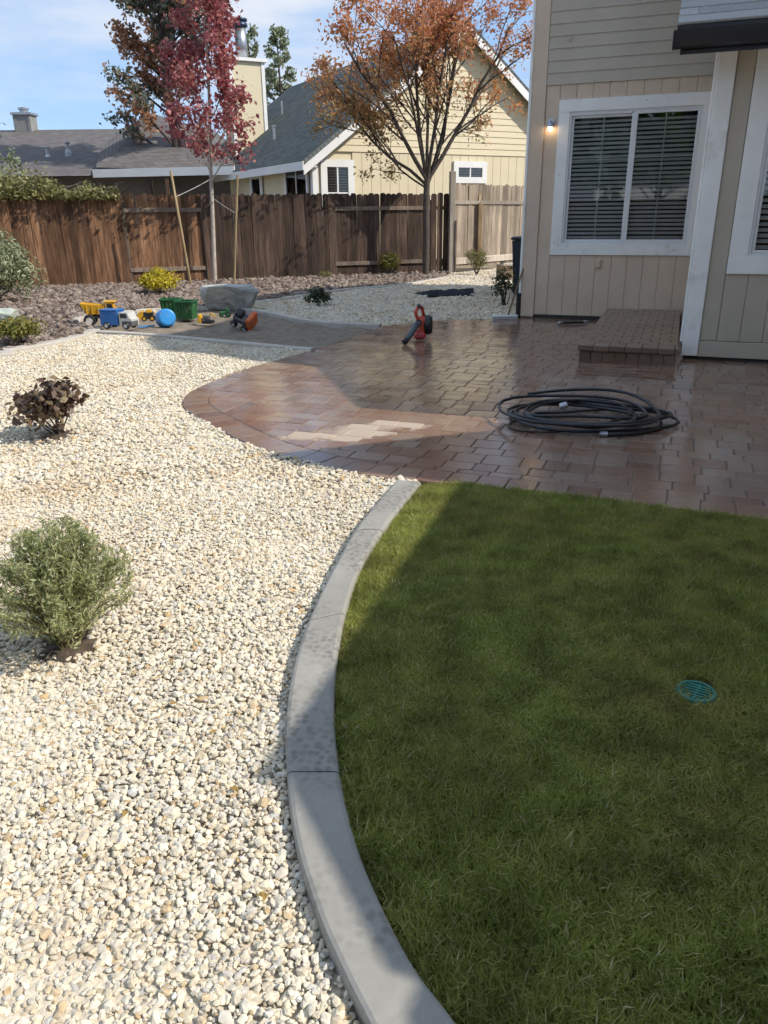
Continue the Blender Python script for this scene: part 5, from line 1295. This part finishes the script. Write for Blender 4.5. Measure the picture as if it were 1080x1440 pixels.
# ------------------------------------------------------------------ things on the patio
def hose():
    rg = np.random.default_rng(12); c = G2(818, 592); t = thing('garden_hose', 'black rubber hose coiled on the wet pavers', 'hose', (c[0], c[1], 0), R(-6)); pts = []
    turns = 7; n = 26
    for k in range(turns*n):
        a = 2.6 + 2*math.pi*k/n; tn = k/n; w = math.sin(tn*2.1+.7)
        rx = .47 + .08*w + .08*math.sin(tn*3.7); ry = .34 + .085*math.cos(tn*2.9) + .04*w + .03*math.sin(a*2+tn*1.3)
        ox, oy = .08*math.sin(tn*1.9), .06*math.cos(tn*2.6)
        zz = .016 + .0165*min(tn, 3.2) + .008*math.sin(a*2+tn)
        if tn > 5.3: f = min(1, (tn-5.3)*1.5); back = max(0, math.sin(a)); rx += .07*f; zz += f*(.012 + .05*back); oy += .08*f*back
        rx *= .94; ry *= .94; wv_ = .022*math.sin(a*3+tn*5.3); pts.append((ox+(rx+wv_)*math.cos(a), oy+(ry+wv_)*math.sin(a), zz))
    pts = np.array(pts); mb = MB(); mb.tube(pts[::1], .0120, 8); mb.build('hose_coil', M_HOSE, t, True)
    tail = [(.52, -.05, .05), (.50, -.20, .02), (.38, -.32, .016), (.22, -.40, .016), (.10, -.41, .016)]
    mb = MB(); mb.tube(spline(np.array(tail), 6), .0145, 8); mb.build('hose_end', M_HOSE, t, True)
    mb = MB(); mb.lathe([(.019, 0), (.019, .03), (.016, .032), (.016, .05)], M=Matrix.Rotation(R(-90), 4, 'Y'), c=(.11, -.41, .018), n=14); mb.build('hose_fitting', M_METAL, t)
    lp = [(-.35, -.02, .05), (-.50, -.10, .012), (-.52, -.25, .010), (-.44, -.33, .010), (-.30, -.35, .010), (-.18, -.33, .010)]
    mb = MB(); mb.tube(spline(np.array(lp), 6), .008, 8); mb.build('thin_hose', plain('thin_brown_hose', (.045, .03, .024), .35), t, True)
    mb = MB(); mb.lathe([(.022, -.02), (.026, -.015), (.026, .025), (.02, .035)], M=Matrix.Rotation(R(70), 4, 'Y'), c=(-.15, -.06, .12), n=14); mb.build('hose_fitting', M_METAL, t)
M_HOSE = plain('black_rubber', (.012, .013, .017), .30, .2, 10)
hose()
def blower():
    p = G(590, 478); t = thing('leaf_blower', 'red orange handheld leaf blower with grey tube resting on the wet pavers', 'leaf blower', (p[0], p[1], 0), 0)
    mb = MB(); mb.box((.02, .03, .16), (.13, .16, .22), Matrix.Rotation(R(8), 4, 'Y'), ch=.04); mb.build('housing', M_RED, t)
    mb = MB(); mb.lathe([(.05, -.055), (.105, -.05), (.115, -.02), (.115, .03), (.09, .05), (.03, .055)], M=Matrix.Rotation(R(90), 4, 'Y'), c=(.10, .05, .17), n=20); mb.build('fan_cover', M_BLACK, t, True)
    mb = MB(); mb.box((.0, -.03, .055), (.14, .14, .09), ch=.03); mb.build('fuel_tank', plain('tank_plastic', (.42, .05, .05), .35), t)
    mb = MB(); mb.tube(spline(np.array([(-.02, -.06, .24), (-.05, -.07, .33), (-.01, -.02, .385), (.03, .06, .36), (.05, .10, .27)]), 5), .021, 8); mb.build('handle', M_RED, t, True)
    mb = MB(); mb.box((-.01, -.02, .395), (.05, .09, .035), Matrix.Rotation(R(12), 4, 'X'), ch=.012); mb.build('grip', M_BLACK, t)
    mb = MB(); mb.tube([(-.01, -.03, .21), (-.06, -.11, .17), (-.11, -.22, .105), (-.17, -.34, .045)], [.042, .038, .034, .031], 14); mb.build('blower_tube', plain('grey_tube', (.07, .085, .10), .4), t, True)
    mb = MB(); mb.tube([(-.165, -.33, .05), (-.19, -.37, .035)], [.035, .036], 14); mb.build('nozzle', M_BLACK, t, True)
    mb = MB(); mb.lathe([(.012, 0), (.02, .01), (.02, .03)], c=(-.03, -.085, .135), n=12); mb.build('fuel_cap', M_TOYW, t)
blower()
def broom():
    a = G2(712, 449); t = thing('push_broom', 'push broom with white head leaning against the house corner', 'broom', (a[0], a[1], 0), R(4))
    mb = MB(); mb.box((-.02, 0, .045), (.36, .07, .03), ch=.008); h = mb.build('broom_head', M_VINYL, t)
    mb = MB()
    for i in range(30):
        for j in range(3): mb.box((-.19+i*.0117, (j-1)*.02, .016), (.007, .010, .03))
    mb.build('bristles', M_VINYL, t)
    e = AT(731, 396, a[1]+.12); d = e - np.array([a[0], a[1], 0]); mb = MB(); mb.tube([(.02, 0, .05), tuple(d*1.0), tuple(d*1.55)], .0125, 8); mb.build('broom_handle', M_STAKE, t)
broom()
def bar_tool():
    p = G2(805, 456); t = thing('pry_bar', 'dark metal bar tool lying by the wall on the pavers', 'tool', (p[0], p[1], .0), R(14))
    mb = MB(); mb.tube([(-.18, 0, .022), (0, 0, .02), (.17, 0, .022)], .015, 8); mb.build('shaft', M_BLACK, t); mb = MB(); mb.box((.19, 0, .026), (.07, .04, .03), ch=.01); mb.build('head', M_METAL, t)
    mb = MB(); mb.lathe([(.018, 0), (.024, .01), (.024, .05), (.015, .06)], M=Matrix.Rotation(R(90), 4, 'Y'), c=(-.21, 0, .026), n=12); mb.build('end_cap', M_METAL, t)
bar_tool()
def cloth():
    a, b = G2(601, 420), G2(655, 412); c = (a+b)/2; rg = np.random.default_rng(3); n, m = 40, 22
    X, Y = np.meshgrid(np.linspace(-.5, .5, n), np.linspace(-.5, .5, m)); ang = np.arctan2(Y, X); r = np.maximum(np.abs(X), np.abs(Y))
    sx = 1 + .25*np.sin(ang*3+1)+.12*np.sin(ang*7); sy = 1+.3*np.cos(ang*2+.5)
    Z = .02 + .075*np.abs(np.sin(X*9+Y*3))*np.cos(Y*2.6)*np.exp(-1.2*(Y-.1)**2) + .03*np.sin(X*17+Y*11)*(r < .45); Z = np.where(r > .47, .012, np.maximum(Z, .012))
    V = np.stack([X*.88*sx, Y*.75*sy, Z], 2).reshape(-1, 3); I = np.arange(n*m).reshape(m, n); F = np.stack([I[:-1, :-1].ravel(), I[:-1, 1:].ravel(), I[1:, 1:].ravel(), I[1:, :-1].ravel()], 1)
    o = fast_mesh('dark_cloth', V, F, plain('navy_cloth', (.012, .016, .026), .8, .3, 9), smooth=True, loc=(c[0], c[1]+.1, 0)); o.rotation_euler = (0, 0, R(14)); md = o.modifiers.new('thick', 'SOLIDIFY'); md.thickness = .006
    tag(o, 'crumpled dark cloth lying on the gravel path', 'cloth')
cloth()
def wheelie_bin():
    p = G2(729, 411); p = np.array([2.62, 14.2]); t = thing('wheelie_bin', 'dark blue wheeled bin standing behind the house corner', 'bin', (p[0], p[1], 0), R(-20)); mt = plain('navy_plastic', (.012, .018, .032), .5, .2, 8)
    A = [(-.22, -.25), (.22, -.25), (.22, .25), (-.22, .25)]; mb = MB(); mb.add([(x, y, .06) for x, y in A]+[(x*1.25, y*1.2, .95) for x, y in A], [(3, 2, 1, 0), (4, 5, 6, 7)]+[(i, (i+1) % 4, 4+(i+1) % 4, 4+i) for i in range(4)]); mb.build('tub', mt, t)
    mb = MB(); mb.box((0, 0, .985), (.60, .66, .05), ch=.02); mb.build('lid', mt, t)
    for x in (-.25, .25): wheel(t, (x, .24, .09), .09, .04, hub=mt)
    mb = MB(); mb.tube([(-.22, .34, .93), (.22, .34, .93)], .015, 8); mb.build('handle', mt, t)
wheelie_bin()

# a few fallen leaves on the gravel
fl_me = None; rg = np.random.default_rng(19); M_FALL = leaf_mat('fallen_leaf', [(0, (.35, .22, .06)), (1, (.42, .30, .09))])
for i, (px, py) in enumerate([(243, 990), (300, 1030), (372, 1262), (368, 1260), (175, 1145), (60, 1140), (120, 1205), (280, 905), (240, 930), (330, 1110)]):
    q = G(px, py, .012)
    if fl_me is None:
        V, F = leaf_cloud(np.zeros((1, 3)), np.array([[0, 0, 1.0]]), .026, rg, .6, .5); o = fast_mesh('fallen_leaf', V, F, M_FALL, None, [.3, .6]); fl_me = o.data
    else: o = link('fallen_leaf', fl_me)
    o.location = (q[0], q[1], .014); o.rotation_euler = (rg.normal(0, .3), rg.normal(0, .3), rg.uniform(0, 6.28)); tag(o, 'small tan fallen leaf lying on the pale gravel', 'leaf', 'fallen leaves on the gravel')

# ------------------------------------------------------------------ the yard behind the camera (seen in the windows and the wet stones)
far_tree(0, 6.5, 0, 3.0, 'bright green tree in the yard behind the camera', 61, M_LEAF_GREEN, 12, .20, name='green_tree', low=.6, base=(-3.2, -5.5, 0))
far_tree(0, 8.0, 0, 3.2, 'deep green tree in the yard behind the camera at the left', 62, M_LEAF_DEEP, 10, .24, name='green_tree', low=1.0, base=(-8.5, -6.5, 0))
YF = thing('yard_fence', 'brown plank fence closing the yard behind the camera', 'fence', (-14, -9, 0))
fence_run(YF, (-14, -9.0), (5, -11.0), [(k*2.4, k*2.4+2.4, True, 'r') for k in range(7)], 1.83, {'r': M_FENCE_RED}, rail_mat=M_RAIL_DARK)
PH = thing('pale_house', 'pale house beyond the fence behind the camera', 'house', (-11, -17, 0), R(20))
mb = MB(); mb.prism([(-4, 0), (4, 0), (4, 3), (0, 5.6), (-4, 3)], -4, 4, axis='y'); mb.build('wall', M_CREAM_W, PH)
for sgn in (-1, 1):
    mb = MB(); roof_slab(mb, (sgn*4.4, -4.3, 2.86), (sgn*4.4, 4.3, 2.86), (sgn*.002, 4.3, 5.75), (sgn*.002, -4.3, 5.75)); mb.build('roof', M_ROOF_GREEN, PH)
for x in (-2.2, 1.2): mb = MB(); mb.box((x, 4.02, 1.6), (1.2, .06, 1.2)); mb.build('window', M_DARK, PH)
